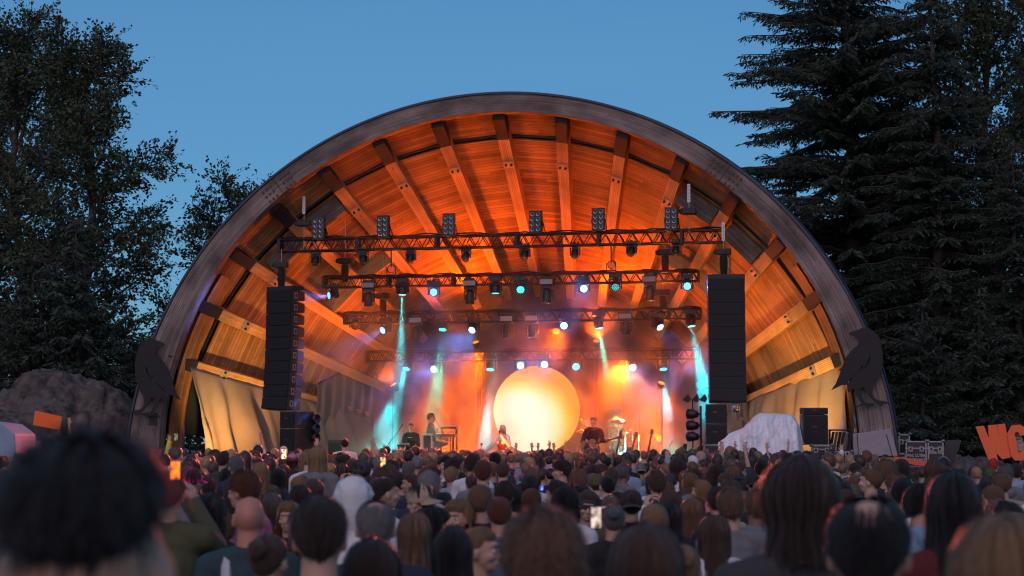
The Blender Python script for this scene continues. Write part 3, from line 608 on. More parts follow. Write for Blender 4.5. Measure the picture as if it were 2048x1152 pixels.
# ================================================================ boxes on and beside the stage
alu = mat('case_edge', (.24, .25, .27), .35, .8, noise_=(20, .2)); caseb = mat('case_black', (.02, .021, .025), .5, noise_=(12, .3)); whitep = mat('stencil_white', (.62, .66, .72), .7)
def flight_case(x0, x1, y0, y1, d, dep, label, lid=.3, lines=(), group='flight cases', yaw=0, latches=2, shelf=None):
    (ua, ht), (ub, _) = PS(x0, y0, d), PS(x1, y0, d); _, hb = PS((x0 + x1) / 2, y1, d); W = ub - ua; H = ht - hb
    t = thing('flight_case', label, 'flight case', ((ua + ub) / 2, d, hb), yaw, group)
    m = MB(); m.box((0, dep / 2, H / 2), (W - .02, dep - .02, H - .02)); m.build('body', caseb, t)
    m = MB(); e = .035
    for z in (e / 2, H * (1 - lid), H - e / 2): m.box((0, 0, z), (W, .03, e)); m.box((-W / 2, dep / 2, z), (.03, dep, e)); m.box((W / 2, dep / 2, z), (.03, dep, e))
    for x in (-W / 2 + e / 2, W / 2 - e / 2): m.box((x, .0, H / 2), (e, .034, H))
    for x in (-W / 2, W / 2):
        for z in (0, H): m.ell((x * .98, 0, z if z else .02), (.05, .05, .05), 8, 6)
    m.build('edge_frame', alu, t)
    for k in range(latches):
        x = -W / 2 + W * (k + .5) / latches if latches > 1 else 0
        m = MB(); m.box((x * 1.05, -.02, H * (1 - lid) - .02), (.11, .015, .13)); m.box((x * 1.05, -.03, H * (1 - lid) - .02), (.05, .012, .07), mi=1); m.build('latch', [alu, blk], t)
    for txt, z, size in lines:
        c = bpy.data.curves.new('stencil_text', 'FONT'); c.body = txt; c.size = size; c.align_x = 'CENTER'; c.align_y = 'CENTER'; c.extrude = .001; c.space_character = 1.15
        tmp = bpy.data.objects.new('tmp', c); me = evaluated(tmp); me.materials.clear(); me.materials.append(whitep); xw = max(abs(q.co.x) for q in me.vertices) * 2; me.transform(Matrix.Diagonal((min(1, W * .84 / xw), 1, 1, 1))); o = bpy.data.objects.new('stencil_text', me); col.objects.link(o)
        o.parent = t; o.location = (0, -.020, H * z); o.rotation_euler = (pi / 2, 0, 0)
    return t
flight_case(1811, 1853, 882, 934, -.3, .6, 'black flight case stencilled MAC ULTRA PERFORMANCE beside the arch leg', .28, (('MAC ULTRA', .44, .11), ('PERFORMANCE', .27, .11), ('1220', .12, .10)))
flight_case(1855, 1887, 882, 934, -.3, .6, 'black flight case stencilled ANNA PXL next to the wider case', .28, (('ANNA PXL', .55, .11),))
flight_case(1797, 1820, 868, 908, .45, .7, 'black flight case half hidden between the arch leg and stencilled cases', .35)
flight_case(1786, 1812, 906, 934, -.2, .5, 'low black flight case marked 30 KG at the arch foot', .4, (('30 KG', .3, .12),))
flight_case(1622, 1664, 890, 930, -1.5, .7, 'aluminium edged flight case under the black speaker tower', .22)
flight_case(1664, 1704, 903, 930, -1.3, .7, 'wide low flight case with two butterfly latches beside the arch leg', .1)
flight_case(1407, 1443, 889, 908, -1.4, .7, 'flat silver edged flight case under the drum side speaker stack', .1, latches=0)
def speaker_stack(x0, x1, ys, d, label, yaw=0, name='speaker_stack', dep=.8):
    (ua, _), (ub, _) = PS(x0, ys[0], d), PS(x1, ys[0], d); hs = [PS((x0 + x1) / 2, y, d)[1] for y in ys]; t = thing(name, label, 'speaker', ((ua + ub) / 2, d, hs[-1]), yaw, 'ground stacked speakers'); W = ub - ua
    for a, b in zip(hs[:-1], hs[1:]):
        H = a - b - .01; z = (a + b) / 2 - hs[-1]; m = MB(); m.box((0, dep / 2, z), (W, dep, H)); c = m.build('speaker_box', cab_m, t, bevel=.012)
        m = MB(); m.box((0, -.012, z), (W - .06, .02, H - .08)); m.build('grille', grl, c)
        for sx in (-1, 1): m = MB(); m.box((sx * (W / 2 + .004), dep * .5, z), (.01, .2, .1)); m.build('handle', blk, c)
        m = MB(); m.box((-.03, -.024, z + H * .1), (.10, .006, .05)); m.build('badge', mat('red_badge', (.09, .02, .02), .5), c)
    return t
speaker_stack(556, 594, (822, 857, 912), -1.6, 'two stacked black subwoofers below the speaker array beside the keyboards', R(-22))
speaker_stack(1411, 1454, (808, 847, 889), -1.4, 'two stacked black speakers below the speaker array beside the drums', R(6))
speaker_stack(1606, 1656, (815, 829, 890), -1.5, 'black speaker tower between the white sheet and the arch leg', R(10))
# lamp towers beside the stacks
def par_tower(x, ys, d, label, side=1, base=912):
    u, hb = PS(x, base, d); t = thing('lamp_tower', label, 'lamp stand', (u, d, DK), 0, 'side lamp towers'); _, ht = PS(x, ys[0] - 16, d)
    m = MB(); m.cyl((0, 0, 0), (0, 0, ht - DK), .028); m.box((0, 0, .02), (.5, .5, .04)); m.build('pole', blk, t)
    for y in ys:
        _, h = PS(x, y, d); m = MB(); z = h - DK; Rm = Matrix.Rotation(R(90), 3, 'Y') @ Matrix.Rotation(R(20), 3, 'X')
        m.lathe([(0, -.16), (.09, -.15), (.13, 0), (.14, .12), (.12, .13), (.115, .09), (0, .08)], (side * -.22, 0, z), 16, rot=Rm if side < 0 else Matrix.Rotation(R(-90), 3, 'Y') @ Matrix.Rotation(R(-20), 3, 'X'))
        m.box((side * -.08, 0, z), (.14, .06, .06)); lo = m.build('lamp_head', blk2, t, smooth=True)
        m = MB(); m.ell((side * -.12, -.05, z + .06), (.05, .02, .05), 10, 6); m.build('yoke_knob', steel, lo)
par_tower(612, (838, 857, 876), -1.0, 'stand of three round lamps beside the stacked subwoofers', -1)
par_tower(1402, (828, 851, 873), -1.0, 'stand of three round lamps beside the drum side speakers', 1)
# barn-door lamp on a thin stand
u, h = PS(1385, 800, -.6); t = thing('barn_door_lamp', 'lamp with pointed black barn doors on a thin stand beside the speakers', 'lamp stand', (u, -.6, DK), 0)
m = MB(); m.cyl((0, 0, 0), (0, 0, h - DK), .016); [m.cyl((0, 0, .3), (.3 * cos(a), .3 * sin(a), 0), .012) for a in (0, 2.1, 4.2)]; m.build('tripod', blk, t)
for k, x in enumerate((-.08, .16, .36)):
    m = MB(); z = h - DK; m.add([(x - .18, -.05, z), (x - .02, -.1, z + .16), (x + .03, .05, z + .02), (x - .02, -.1, z - .07)], [(0, 1, 2), (0, 2, 3), (0, 3, 1), (1, 3, 2)]); m.build('barn_door', blk2, t, solid=.006)
# mirror ball
u, h = PS(1472, 817, 1.0); t = thing('mirror_ball', 'small hanging mirror ball in the corner beside the drum side array', 'mirror ball', (u, 1.0, h))
m = MB(); m.ell((0, 0, 0), .125, 24, 16); m.build('mirror_tile', mat('mirror', (.6, .6, .62), .12, 1.0), t); m = MB(); m.cyl((0, 0, .12), (0, 0, 1.6), .006); m.build('wire', blk, t)
# ---------------------------------------------------------------- white sheet over stored gear
def sheet():
    d = -2.6; pts = [(1441, 884), (1462, 866), (1490, 855), (1513, 832), (1522, 826), (1585, 829), (1596, 848), (1600, 880), (1604, 930)]
    prof = [PS(x, y, d) for x, y in pts]; base = PS(1520, 950, d)[1]; ul, ur = prof[0][0], prof[-1][0]
    t = thing('covered_equipment', 'crumpled white sheet thrown over stage gear beside the drums', 'sheet', ((ul + ur) / 2, d, 0))
    xs = [p[0] for p in prof]; hs = [p[1] for p in prof]; mid = (ul + ur) / 2
    def fn(x, y):       # y 0..1 front hem -> top -> back hem
        u = ul + (ur - ul) * x; H = float(np.interp(u, xs, hs)); a = pi * y; ss = sin(a) ** .35 if 0 < y < 1 else 0.0; dd = -cos(a); dd = math.copysign(abs(dd) ** .6, dd)
        z = base + (H - base) * ss; w_ = .62 + .25 * (1 - ss)
        q = Vector((u * 2.2, y * 3.5, 0)); n1 = noise.noise(q) * .05 + noise.noise(q * 2.7 + Vector((5, 1, 2))) * .035 + noise.noise(q * 7) * .025
        fold = abs(noise.noise(Vector((u * 4.5 + z * .5, 4, z * .3)))) * .30 + .035 * max(0, 1 - 7 * abs(noise.noise(Vector((u * 2.6 + z, 9, z * 1.6 - u))))) + .03 * max(0, 1 - 7 * abs(noise.noise(Vector((u * 4 - z * 2, 2, z * 2.5)))))
        return (u - mid + .05 * noise.noise(q * 2), dd * w_ + (n1 - fold) * (1 if dd < 0 else -1), z + n1 * .25)
    m = MB(); m.grid(110, 90, fn); m.build('cloth', mat('white_sheet', (.80, .84, .88), .55, noise_=(2.5, .1), bump=(9, .5)), t, smooth=True)
    m = MB(); m.box((-.1, .05, .55), (1.5, .8, 1.0)); m.box((.15, .05, 1.3), (.9, .6, .5)); m.build('hidden_crate', caseb, t)
sheet()
# rack of folded stands by the arch leg
(u, h) = PS(1680, 903, -1.2); t = thing('equipment_rack', 'open black rack of folded stands beside the arch leg', 'rack', (u, -1.2, h))
m = MB()
for x in (-.27, .27):
    for y in (0, .5): m.cyl((x, y, 0), (x, y, .56), .018)
for z in (.02, .55):
    for y in (0, .5): m.cyl((-.27, y, z), (.27, y, z), .018)
m.build('frame', blk, t)
for k in range(6): m = MB(); m.beam((-.24 + k * .085, .1, .05), (-.17 + k * .09, .2, .5), .05, .05); m.build('folded_stand', [cab_m, steel][k % 3 == 1], t)
# ---------------------------------------------------------------- performers' gear
def mic_stand(x, y_top, d, label, boom=None, hgt=None, foot=None):
    u, h = PS(x, y_top, d); t = thing('microphone_stand', label, 'microphone stand', (u, d, DK), 0, 'microphone stands'); H = h - DK
    m = MB()
    for a in (.3, 2.4, 4.5): m.cyl((0, 0, .1), (.28 * cos(a), .28 * sin(a), 0), .009, n=6)
    m.cyl((0, 0, 0), (0, 0, H), .011, n=8); m.build('pole', blk, t)
    if boom:
        b, hb = PS(boom[0], boom[1], d); b -= u; hb -= DK; m = MB(); v = Vector((b, -.05, hb - H)); m.cyl(Vector((0, 0, H)) - v * .25, Vector((0, 0, H)) + v, .009, n=6); m.build('boom', blk, t); e = Vector((0, 0, H)) + v
    else: e = Vector((0, 0, H)); v = Vector((.2, 0, .3))
    vv = v.normalized(); m = MB(); m.cyl(e - vv * .05, e + vv * .10, .014, .02); m.ell(e + vv * .12, .03, 10, 8); m.build('microphone', blk2, t); return t
mic_stand(780, 884, 1.0, 'boom microphone stand standing alone near the sampler player', (801, 857))
mic_stand(884, 862, 1.6, 'microphone stand leaning over the keyboards', (870, 836))
mic_stand(1279, 822, 3.2, 'tall overhead microphone stand reaching over the cymbals', (1252, 841))
mic_stand(1340, 890, 2.2, 'low microphone stand near the leaning guitar', None); mic_stand(1495, 846, 1.2, 'microphone stand behind the white sheet', (1486, 838))
for x, lb in ((622, 'short microphone stand nearest the three lamp stand'), (631, 'short microphone stand farther from the three lamp stand')): mic_stand(x, 893, -.8, lb, (x + 6, 884))
def keyboard_rig(x0, x1, ytop, ymid, d, label):
    (ua, h1), (ub, _) = PS(x0, ytop, d), PS(x1, ytop, d); _, h2 = PS(x0, ymid, d); W = ub - ua; t = thing('keyboard_stand', label, 'keyboard', ((ua + ub) / 2, d, DK), 0)
    for k, (z, dx, w_, dy) in enumerate(((h1 - DK, W * .16, W * .66, .18), (h2 - DK, 0, W, 0))):
        m = MB(); m.box((dx, dy, z), (w_, .33, .09)); c = m.build('keyboard', blk2, t, bevel=.01)
        m = MB(); nk = 26
        for i in range(nk): m.box((dx - w_ * .45 + w_ * .9 * i / nk, dy - .05, z + .052), (w_ * .9 / nk * .85, .16, .016))
        m.build('key', mat('ivory', (.6, .6, .56), .35), c)
    m = MB()
    for x in (-W * .42, W * .42): m.beam((x, -.1, 0), (x, -.1, h2 - DK), .05, .05); m.beam((x, .3, 0), (x, .3, h1 - DK), .05, .05); m.beam((x, -.2, .03), (x, .4, .03), .05, .05)
    m.cyl((-.1, 0, 0), (-.1, 0, h2 - DK), .015); m.cyl((.18, 0, 0), (.18, 0, h2 - DK), .015); m.build('leg', blk, t)
    m = MB(); m.grid(10, 10, lambda a, b: (-.2 + .35 * a, -.16 + .02 * sin(9 * a), h2 - DK - .05 - .35 * b * (1 - .4 * a))); m.build('cloth', drape, t, smooth=True, solid=.01); return t
keyboard_rig(866, 912, 856, 871, 1.8, 'two tier keyboard stand in front of the singing keyboard player')
# pale bench the keyboard player stands behind
(ua, ha), (ub, _) = PS(848, 869, 1.5), PS(868, 869, 1.5); t = thing('side_table', 'pale narrow table lit green beside the keyboards', 'table', ((ua + ub) / 2, 1.5, DK)); W = ub - ua
pl = mat('pale_laminate', (.45, .45, .42), .5); m = MB(); m.box((0, 0, ha - DK), (W * 1.2, .5, .06)); m.build('top', pl, t, bevel=.008)
for sx in (-1, 1): m = MB(); m.box((sx * W * .45, 0, (ha - DK) / 2), (.05, .4, ha - DK - .04)); m.build('leg', pl, t)
(ua, ha), (ub, _) = PS(796, 891, 1.2), PS(820, 889, 1.2); t = thing('sampler_table', 'small folding table with a sampler and knobs', 'sampler', ((ua + ub) / 2, 1.2, DK), R(8)); W = ub - ua
m = MB(); m.box((0, 0, ha - DK), (W, .4, .05)); m.build('top', blk2, t)
m = MB(); [m.cyl((-W * .4 + W * .1 * i, -.06, ha - DK + .02), (-W * .4 + W * .1 * i, -.06, ha - DK + .075), .018, n=8) for i in range(9)]; m.build('knob', steel, t)
m = MB(); m.beam((-W * .42, 0, ha - DK), (-W * .3, 0, 0), .04, .04); m.beam((W * .42, 0, ha - DK), (W * .3, 0, 0), .04, .04); m.build('leg', blk, t)
# drum kit
chrome = mat('chrome', (.7, .7, .72), .15, 1.0); brass = mat('cymbal_bronze', (.75, .60, .32), .25, .9, bump=(40, .1)); dshell = mat('drum_shell', (.35, .06, .03), .3, noise_=(3, .2)); dskin = mat('drum_skin', (.75, .75, .72), .5)
DD = 2.9; u, h = PS(1237, 868, DD); kit = thing('drum_kit', 'full drum kit on stage lit green with one big cymbal raised', 'drum kit', (u, DD, DK))
def drum(c, r, dp, rot, nm):
    m = MB(); m.lathe([(r, -dp / 2), (r, dp / 2)], c, 24, rot=rot); m.lathe([(0, dp / 2 - .01), (r * .98, dp / 2)], c, 24, 1, rot); m.lathe([(0, -dp / 2 + .01), (r * .98, -dp / 2)], c, 24, 1, rot); o = m.build(nm, [dshell, dskin], kit, auto=True)
    m = MB()
    for z in (-dp / 2, dp / 2): m.lathe([(r + .012, z - .014), (r + .018, z), (r + .012, z + .014), (r, z)], c, 24, 0, rot)
    for i in range(8): a = 2 * pi * i / 8; M = rot; p = Vector((cos(a) * (r + .012), sin(a) * (r + .012), 0)); m.cyl(Vector(c) + M @ (p + Vector((0, 0, -dp / 2))), Vector(c) + M @ (p + Vector((0, 0, dp / 2))), .006, n=5)
    m.build('rim', chrome, o)
Rx = lambda a: Matrix.Rotation(R(a), 3, 'X'); Ry = lambda a: Matrix.Rotation(R(a), 3, 'Y')
drum((0, -.1, .30), .28, .42, Rx(90), 'bass_drum'); drum((-.22, -.15, .74), .14, .2, Rx(18), 'tom_drum'); drum((.2, -.15, .74), .16, .22, Rx(18), 'tom_drum'); drum((.62, .05, .45), .2, .38, Rx(4), 'floor_tom'); drum((-.5, .1, .62), .18, .15, Rx(8), 'snare_drum'); drum((.78, -.2, .60), .17, .16, Rx(20), 'tom_drum')
def cymbal(x, y, d_, r, tx, ty, stand=True, nm='cymbal'):
    uu, hh = PS(x, y, d_); p = Vector((uu - u, d_ - DD, hh - DK)); m = MB(); m.lathe([(r, 0), (r * .5, .02), (r * .2, .035), (r * .15, .06), (0, .07)], p, 30, rot=Rx(tx) @ Ry(ty)); c = m.build(nm, brass, kit, smooth=True, solid=.004)
    m = MB(); m.cyl((p.x, p.y, 0), p, .014, n=6); [m.cyl((p.x, p.y, .3), (p.x + .25 * cos(a), p.y + .25 * sin(a), 0), .01, n=5) for a in (0, 2.1, 4.2)]; m.build('cymbal_stand', chrome, c)
cymbal(1236, 843, 2.4, .27, 18, 6); cymbal(1172, 844, 3.2, .2, 20, 28); cymbal(1163, 863, 2.6, .15, 14, 0); cymbal(1250, 866, 2.7, .2, 10, -8); cymbal(1265, 860, 3.3, .12, 12, 10); cymbal(1277, 869, 3.0, .16, 6, 0, nm='drum_pad')
m = MB(); r = random.Random(4)
for i in range(16): a = Vector((r.uniform(-.7, .9), r.uniform(-.3, .3), r.uniform(.1, .8))); b = a + Vector((r.uniform(-.25, .25), r.uniform(-.1, .1), r.uniform(-.4, .3))); m.cyl(a, b, .012, n=6)
m.build('hardware_frame', chrome, kit)
(ua, hh) = PS(1268, 905, 2.6); t = thing('light_box', 'glowing white panel standing among the drums', 'stage light', (ua, 3.5, DK)); m = MB(); m.box((0, 0, .38), (.5, .06, .72)); m.build('diffuser', glow('white_box', (.55, .8, 1.0), 1.6), t); m = MB(); m.box((0, .045, .38), (.54, .03, .76)); m.build('case', blk, t)
# guitars
def guitar(x0, y0, x1, y1, d, label, body=True, colr=(.35, .14, .04), par=None):
    """neck head at px x0,y0; body end at x1,y1"""
    (ua, ha), (ub, hb) = PS(x0, y0, d), PS(x1, y1, d); a = Vector((ua, 0, ha)); b = Vector((ub, 0, hb)); v = (b - a).normalized(); t = thing('guitar', label, 'guitar', (ub, d, hb), 0, 'guitars on stands' if par is None else None)
    sd_ = v.cross(Vector((0, 1, 0))).normalized(); M = Matrix((sd_, Vector((0, 1, 0)), -v)).transposed().to_4x4(); L_ = 1.0; nk = -(L_)
    m = MB(); out = [(0, .0), (.15, .02), (.19, .12), (.15, .22), (.12, .28), (.15, .36), (.13, .44), (.05, .46), (-.05, .46), (-.13, .44), (-.15, .36), (-.12, .28), (-.15, .22), (-.19, .12), (-.15, .02)]
    m.T = M; m.prism(out, -.02, .03); o = m.build('guitar_body', mat('guitar_varnish_%d' % int(colr[0] * 100), colr, .2, spec=.7), t, bevel=.01)
    m = MB(); m.T = M; m.box((0, -.03, .72), (.05, .025, .6)); m.box((0, -.03, 1.07), (.08, .02, .14)); [m.cyl((sx * .045, -.03, 1.02 + .035 * k), (sx * .07, -.03, 1.02 + .035 * k), .008) for sx in (-1, 1) for k in range(3)]; m.build('neck', blk2, t)
    m = MB(); m.T = M; m.box((0, -.035, .15), (.1, .012, .03)); m.box((0, -.035, .26), (.08, .012, .03)); m.build('pickup', chrome, o); return t
guitar(1300, 886, 1290, 940, 1.2, 'dark guitar leaning on a stand beside the drums, neck upright'); guitar(1266, 893, 1252, 944, 1.3, 'guitar on a stand directly before the drums, nearest the white light box'); guitar(1236, 893, 1226, 942, 1.3, 'guitar on a stand before the drums, nearest the guitarist')
# goods on the stage corner: easel-like cabinet behind the three lamp stand
(u, h) = PS(670, 874, 1.2); t = thing('equipment_cabinet', 'dark upright cabinet against the canvas beside the three lamp stand', 'cabinet', (u, 1.2, DK)); m = MB(); m.box((0, .2, .62), (.42, .4, 1.22)); m.build('body', mat('brown_ply', (.10, .07, .06), .6), t, bevel=.01); m = MB(); m.box((0, -.008, .7), (.34, .012, .9)); m.build('panel', caseb, t)
# orange bar and dark board by the cases
(ua, ha), (ub, hb) = PS(1787, 917, -1.0), PS(1873, 932, -1.0); t = thing('barrier_arm', 'long orange barrier arm sloping before the stencilled flight cases', 'barrier', (ub, -1.0, 0)); m = MB(); m.beam((ua - ub, 0, ha), (0, 0, hb), .06, .12); m.build('arm', mat('orange_paint', (.75, .10, .02), .5, noise_=(8, .1)), t); m = MB(); m.box((0.05, 0, hb / 2), (.2, .2, hb)); m.build('post', dark_steel, t)
pp = [PS(x, y, 1.0) for x, y in ((1878, 936), (1893, 880), (1923, 880), (1905, 936))]; t = thing('dark_board', 'dark tilted board leaning behind the stencilled flight cases', 'board', (0, 1.0, 0)); m = MB(); m.prism(pp, 0, .08); m.build('panel', mat('dark_board_paint', (.035, .038, .045), .6), t)
# ---------------------------------------------------------------- big orange letters
orange = mat('orange_letter', (.95, .16, .05), .6, noise_=(14, .12), bump=(60, .2)); ply = mat('letter_edge_ply', (.5, .42, .36), .7, noise_=(20, .2))
def letter(ch, pts, holes, d, label):
    pp = [PS(x, y, d) for x, y in pts]; c = sum(p[0] for p in pp) / len(pp); b = min(p[1] for p in pp); t = thing('letter_sign', label, 'letter', (c, d, b), 0, 'big orange letters')
    m = MB(); m.prism([(x - c, z - b) for x, z in pp], 0, .10); m.build('letter_face', orange, t)
    m = MB(); m.prism([(x - c, z - b) for x, z in pp], .101, .20); m.build('letter_edge', ply, t); return t
letter('W', [(1951, 853), (1969, 851), (1978, 878), (1976, 850), (1994, 848), (1997, 874), (1995, 848.5), (2010, 847), (2016, 917), (2000, 921), (1990, 896), (1999, 921), (1981, 923), (1975, 912)][:0] + [(1951, 853), (1968, 851.5), (1978, 877), (1976, 850.5), (1994, 849), (1998, 876), (1995, 848.5), (2010, 847), (2022, 915), (2004, 918), (1993, 906), (1996, 921), (1979, 924)], None, .6, 'big orange wooden letter W standing on the rocks')
letter('C', [(2014, 868), (2023, 851), (2040, 849), (2052, 856), (2056, 870), (2040, 871), (2036, 864), (2029, 866), (2037, 905), (2046, 902), (2048, 892), (2066, 890), (2064, 912), (2052, 921), (2030, 921), (2022, 912)], None, .55, 'big orange wooden letter C cut by the picture edge next to the W')
(ua, ha), (ub, hb) = PS(2031, 868, .8), PS(2041, 900, .8); t = thing('sign_support', 'pale wooden slats seen through the hollow of the letter C', 'support', (ua, .8, 0))
for k in range(5): m = MB(); z = ha - (ha - hb) * k / 4.5; m.box(((ub - ua) * k / 5 + .05, 0, z), (.16, .05, .14)); m.build('slat', ply, t)
m = MB(); m.beam((0.25, .08, 0), (.05, .08, ha), .06, .06); m.build('post', ply, t)
# ---------------------------------------------------------------- the two crows on the arch legs
crow_m = mat('black_sheet_steel', (.012, .012, .015), .55, .3, noise_=(6, .3))
CROW = [(332, 165), (352, 140), (400, 122), (445, 112), (470, 95), (520, 88), (570, 97), (620, 130), (655, 165), (685, 215), (708, 290), (722, 370), (724, 470), (712, 560), (690, 640), (655, 710), (625, 745), (605, 800), (600, 850), (625, 895), (670, 925), (740, 932), (785, 948), (780, 965), (735, 968), (715, 990), (690, 990), (660, 972), (628, 950), (590, 905), (552, 865), (520, 800), (500, 775), (470, 785), (465, 840), (488, 900), (515, 948), (570, 956), (628, 962), (632, 985), (590, 998), (560, 1015), (530, 998), (500, 985), (440, 1000), (400, 1018), (395, 1000), (425, 985), (480, 970), (450, 915), (415, 860), (398, 800), (375, 795), (345, 825), (325, 832), (318, 790), (312, 745), (250, 750), (125, 812), (180, 735), (220, 640), (240, 585), (215, 575), (240, 555), (265, 515), (275, 480), (300, 430), (345, 370), (395, 320), (440, 285), (448, 245), (430, 205), (410, 188), (365, 182)]
SLIT = [(572, 420), (578, 460), (545, 530), (500, 585), (480, 590), (478, 572), (440, 612), (380, 670), (322, 724), (316, 714), (360, 668), (420, 600), (462, 560), (484, 520), (500, 555), (540, 500), (560, 450)]
def crow(x0, y0, sx, sy, label):
    d = -.62; Q = lambda p: PS(x0 + p[0] * sx, y0 + p[1] * sy, d); P0 = [Q(p) for p in CROW]; c = sum(p[0] for p in P0) / len(P0); b = min(p[1] for p in P0); t = thing('crow_cutout', label, 'crow silhouette', (c, d, b), 0, 'crow silhouettes on the arch legs')
    # cut the wing slit by filling outline + slit as a curve
    cu = bpy.data.curves.new('crow', 'CURVE'); cu.dimensions = '2D'; cu.fill_mode = 'BOTH'; cu.extrude = .012
    for ring_ in (P0, [Q(p) for p in SLIT]):
        sp = cu.splines.new('POLY'); sp.points.add(len(ring_) - 1); sp.use_cyclic_u = True
        for k, p in enumerate(ring_): sp.points[k].co = (p[0] - c, p[1] - b, 0, 1)
    tmp = bpy.data.objects.new('tmp', cu); me = evaluated(tmp)
    me.transform(Matrix.Rotation(pi / 2, 4, 'X')); me.materials.clear(); me.materials.append(crow_m); o = bpy.data.objects.new('bird_body', me); col.objects.link(o); o.parent = t
    m = MB(); e = Q((522, 143)); m.cyl((e[0] - c, -.014, e[1] - b), (e[0] - c, -.02, e[1] - b), .02, n=8); m.build('eye', mat('rusty_bolt', (.10, .075, .06), .6, .5), o)
    m = MB()
    for q in ((560, 300), (450, 480), (600, 620)): p = Q(q); m.cyl((p[0] - c, 0.0, p[1] - b), (p[0] - c, .22, p[1] - b), .02)
    m.build('bracket', dark_steel, t)
crow(1640, 640, 160 / 922, 200 / 1152, 'black steel crow cutout on the arch leg above the grey box')
def crow_left():
    # mirrored bird: right silhouette mapped so that the beak points to the stage
    global CROW, SLIT
    C0, S0 = CROW, SLIT
    fx = lambda p: (((p[0] - 330) * -.88 + 520), p[1] * .985 + 10)
    CROW = [fx(p) for p in C0][::-1]; SLIT = [fx(p) for p in S0][::-1]; crow(240, 660, 160 / 922, 200 / 1152, 'black steel crow cutout fixed to the arch leg beside the mossy rock'); CROW, SLIT = C0, S0
crow_left()
# ================================================================ trees, rocks
bark = mat('bark', (.075, .06, .05), .9, noise_=(6, .4), bump=(20, 1.0))
def leafm(name, c, c2):
    if name in MATS: return MATS[name]
    m = bpy.data.materials.new(name); m.use_nodes = True; n = m.node_tree; L = n.links; b = n.nodes['Principled BSDF']; b.inputs['Roughness'].default_value = .6
    g_ = n.nodes.new('ShaderNodeNewGeometry'); mx = n.nodes.new('ShaderNodeMix'); mx.data_type = 'RGBA'; mx.inputs[6].default_value = (*c, 1); mx.inputs[7].default_value = (*c2, 1)
    tc = n.nodes.new('ShaderNodeTexCoord'); nz = n.nodes.new('ShaderNodeTexNoise'); nz.inputs['Scale'].default_value = .9; L.new(tc.outputs['Object'], nz.inputs['Vector'])
    ad = n.nodes.new('ShaderNodeMath'); ad.operation = 'MULTIPLY_ADD'; ad.inputs[1].default_value = .5; L.new(g_.outputs['Random Per Island'], ad.inputs[0]); L.new(nz.outputs[0], ad.inputs[2])
    s2 = n.nodes.new('ShaderNodeMath'); s2.operation = 'SUBTRACT'; s2.inputs[1].default_value = .25; L.new(ad.outputs[0], s2.inputs[0]); L.new(s2.outputs[0], mx.inputs[0]); L.new(mx.outputs[2], b.inputs['Base Color'])
    MATS[name] = m; return m
def leaves_mesh(name, C, D, size, m, rg, width=.5, quad=True):
    """C centres Nx3, D directions Nx3; one small rhombus per leaf"""
    N = len(C); D = D / (np.linalg.norm(D, axis=1, keepdims=True) + 1e-9); Rr = rg.normal(size=(N, 3)); W = np.cross(D, Rr); W /= (np.linalg.norm(W, axis=1, keepdims=True) + 1e-9)
    s = size * rg.uniform(.6, 1.4, (N, 1)); V = np.stack([C, C + D * s * .5 + W * s * width * .5, C + D * s, C + D * s * .5 - W * s * width * .5], 1).reshape(-1, 3)
    me = bpy.data.meshes.new(name); me.vertices.add(4 * N); me.vertices.foreach_set('co', V.astype(np.float32).ravel()); me.loops.add(4 * N); me.loops.foreach_set('vertex_index', np.arange(4 * N, dtype=np.int32)); me.polygons.add(N); me.polygons.foreach_set('loop_start', np.arange(0, 4 * N, 4, dtype=np.int32)); me.polygons.foreach_set('loop_total', np.full(N, 4, dtype=np.int32)); me.update(calc_edges=True); me.materials.append(m); return me
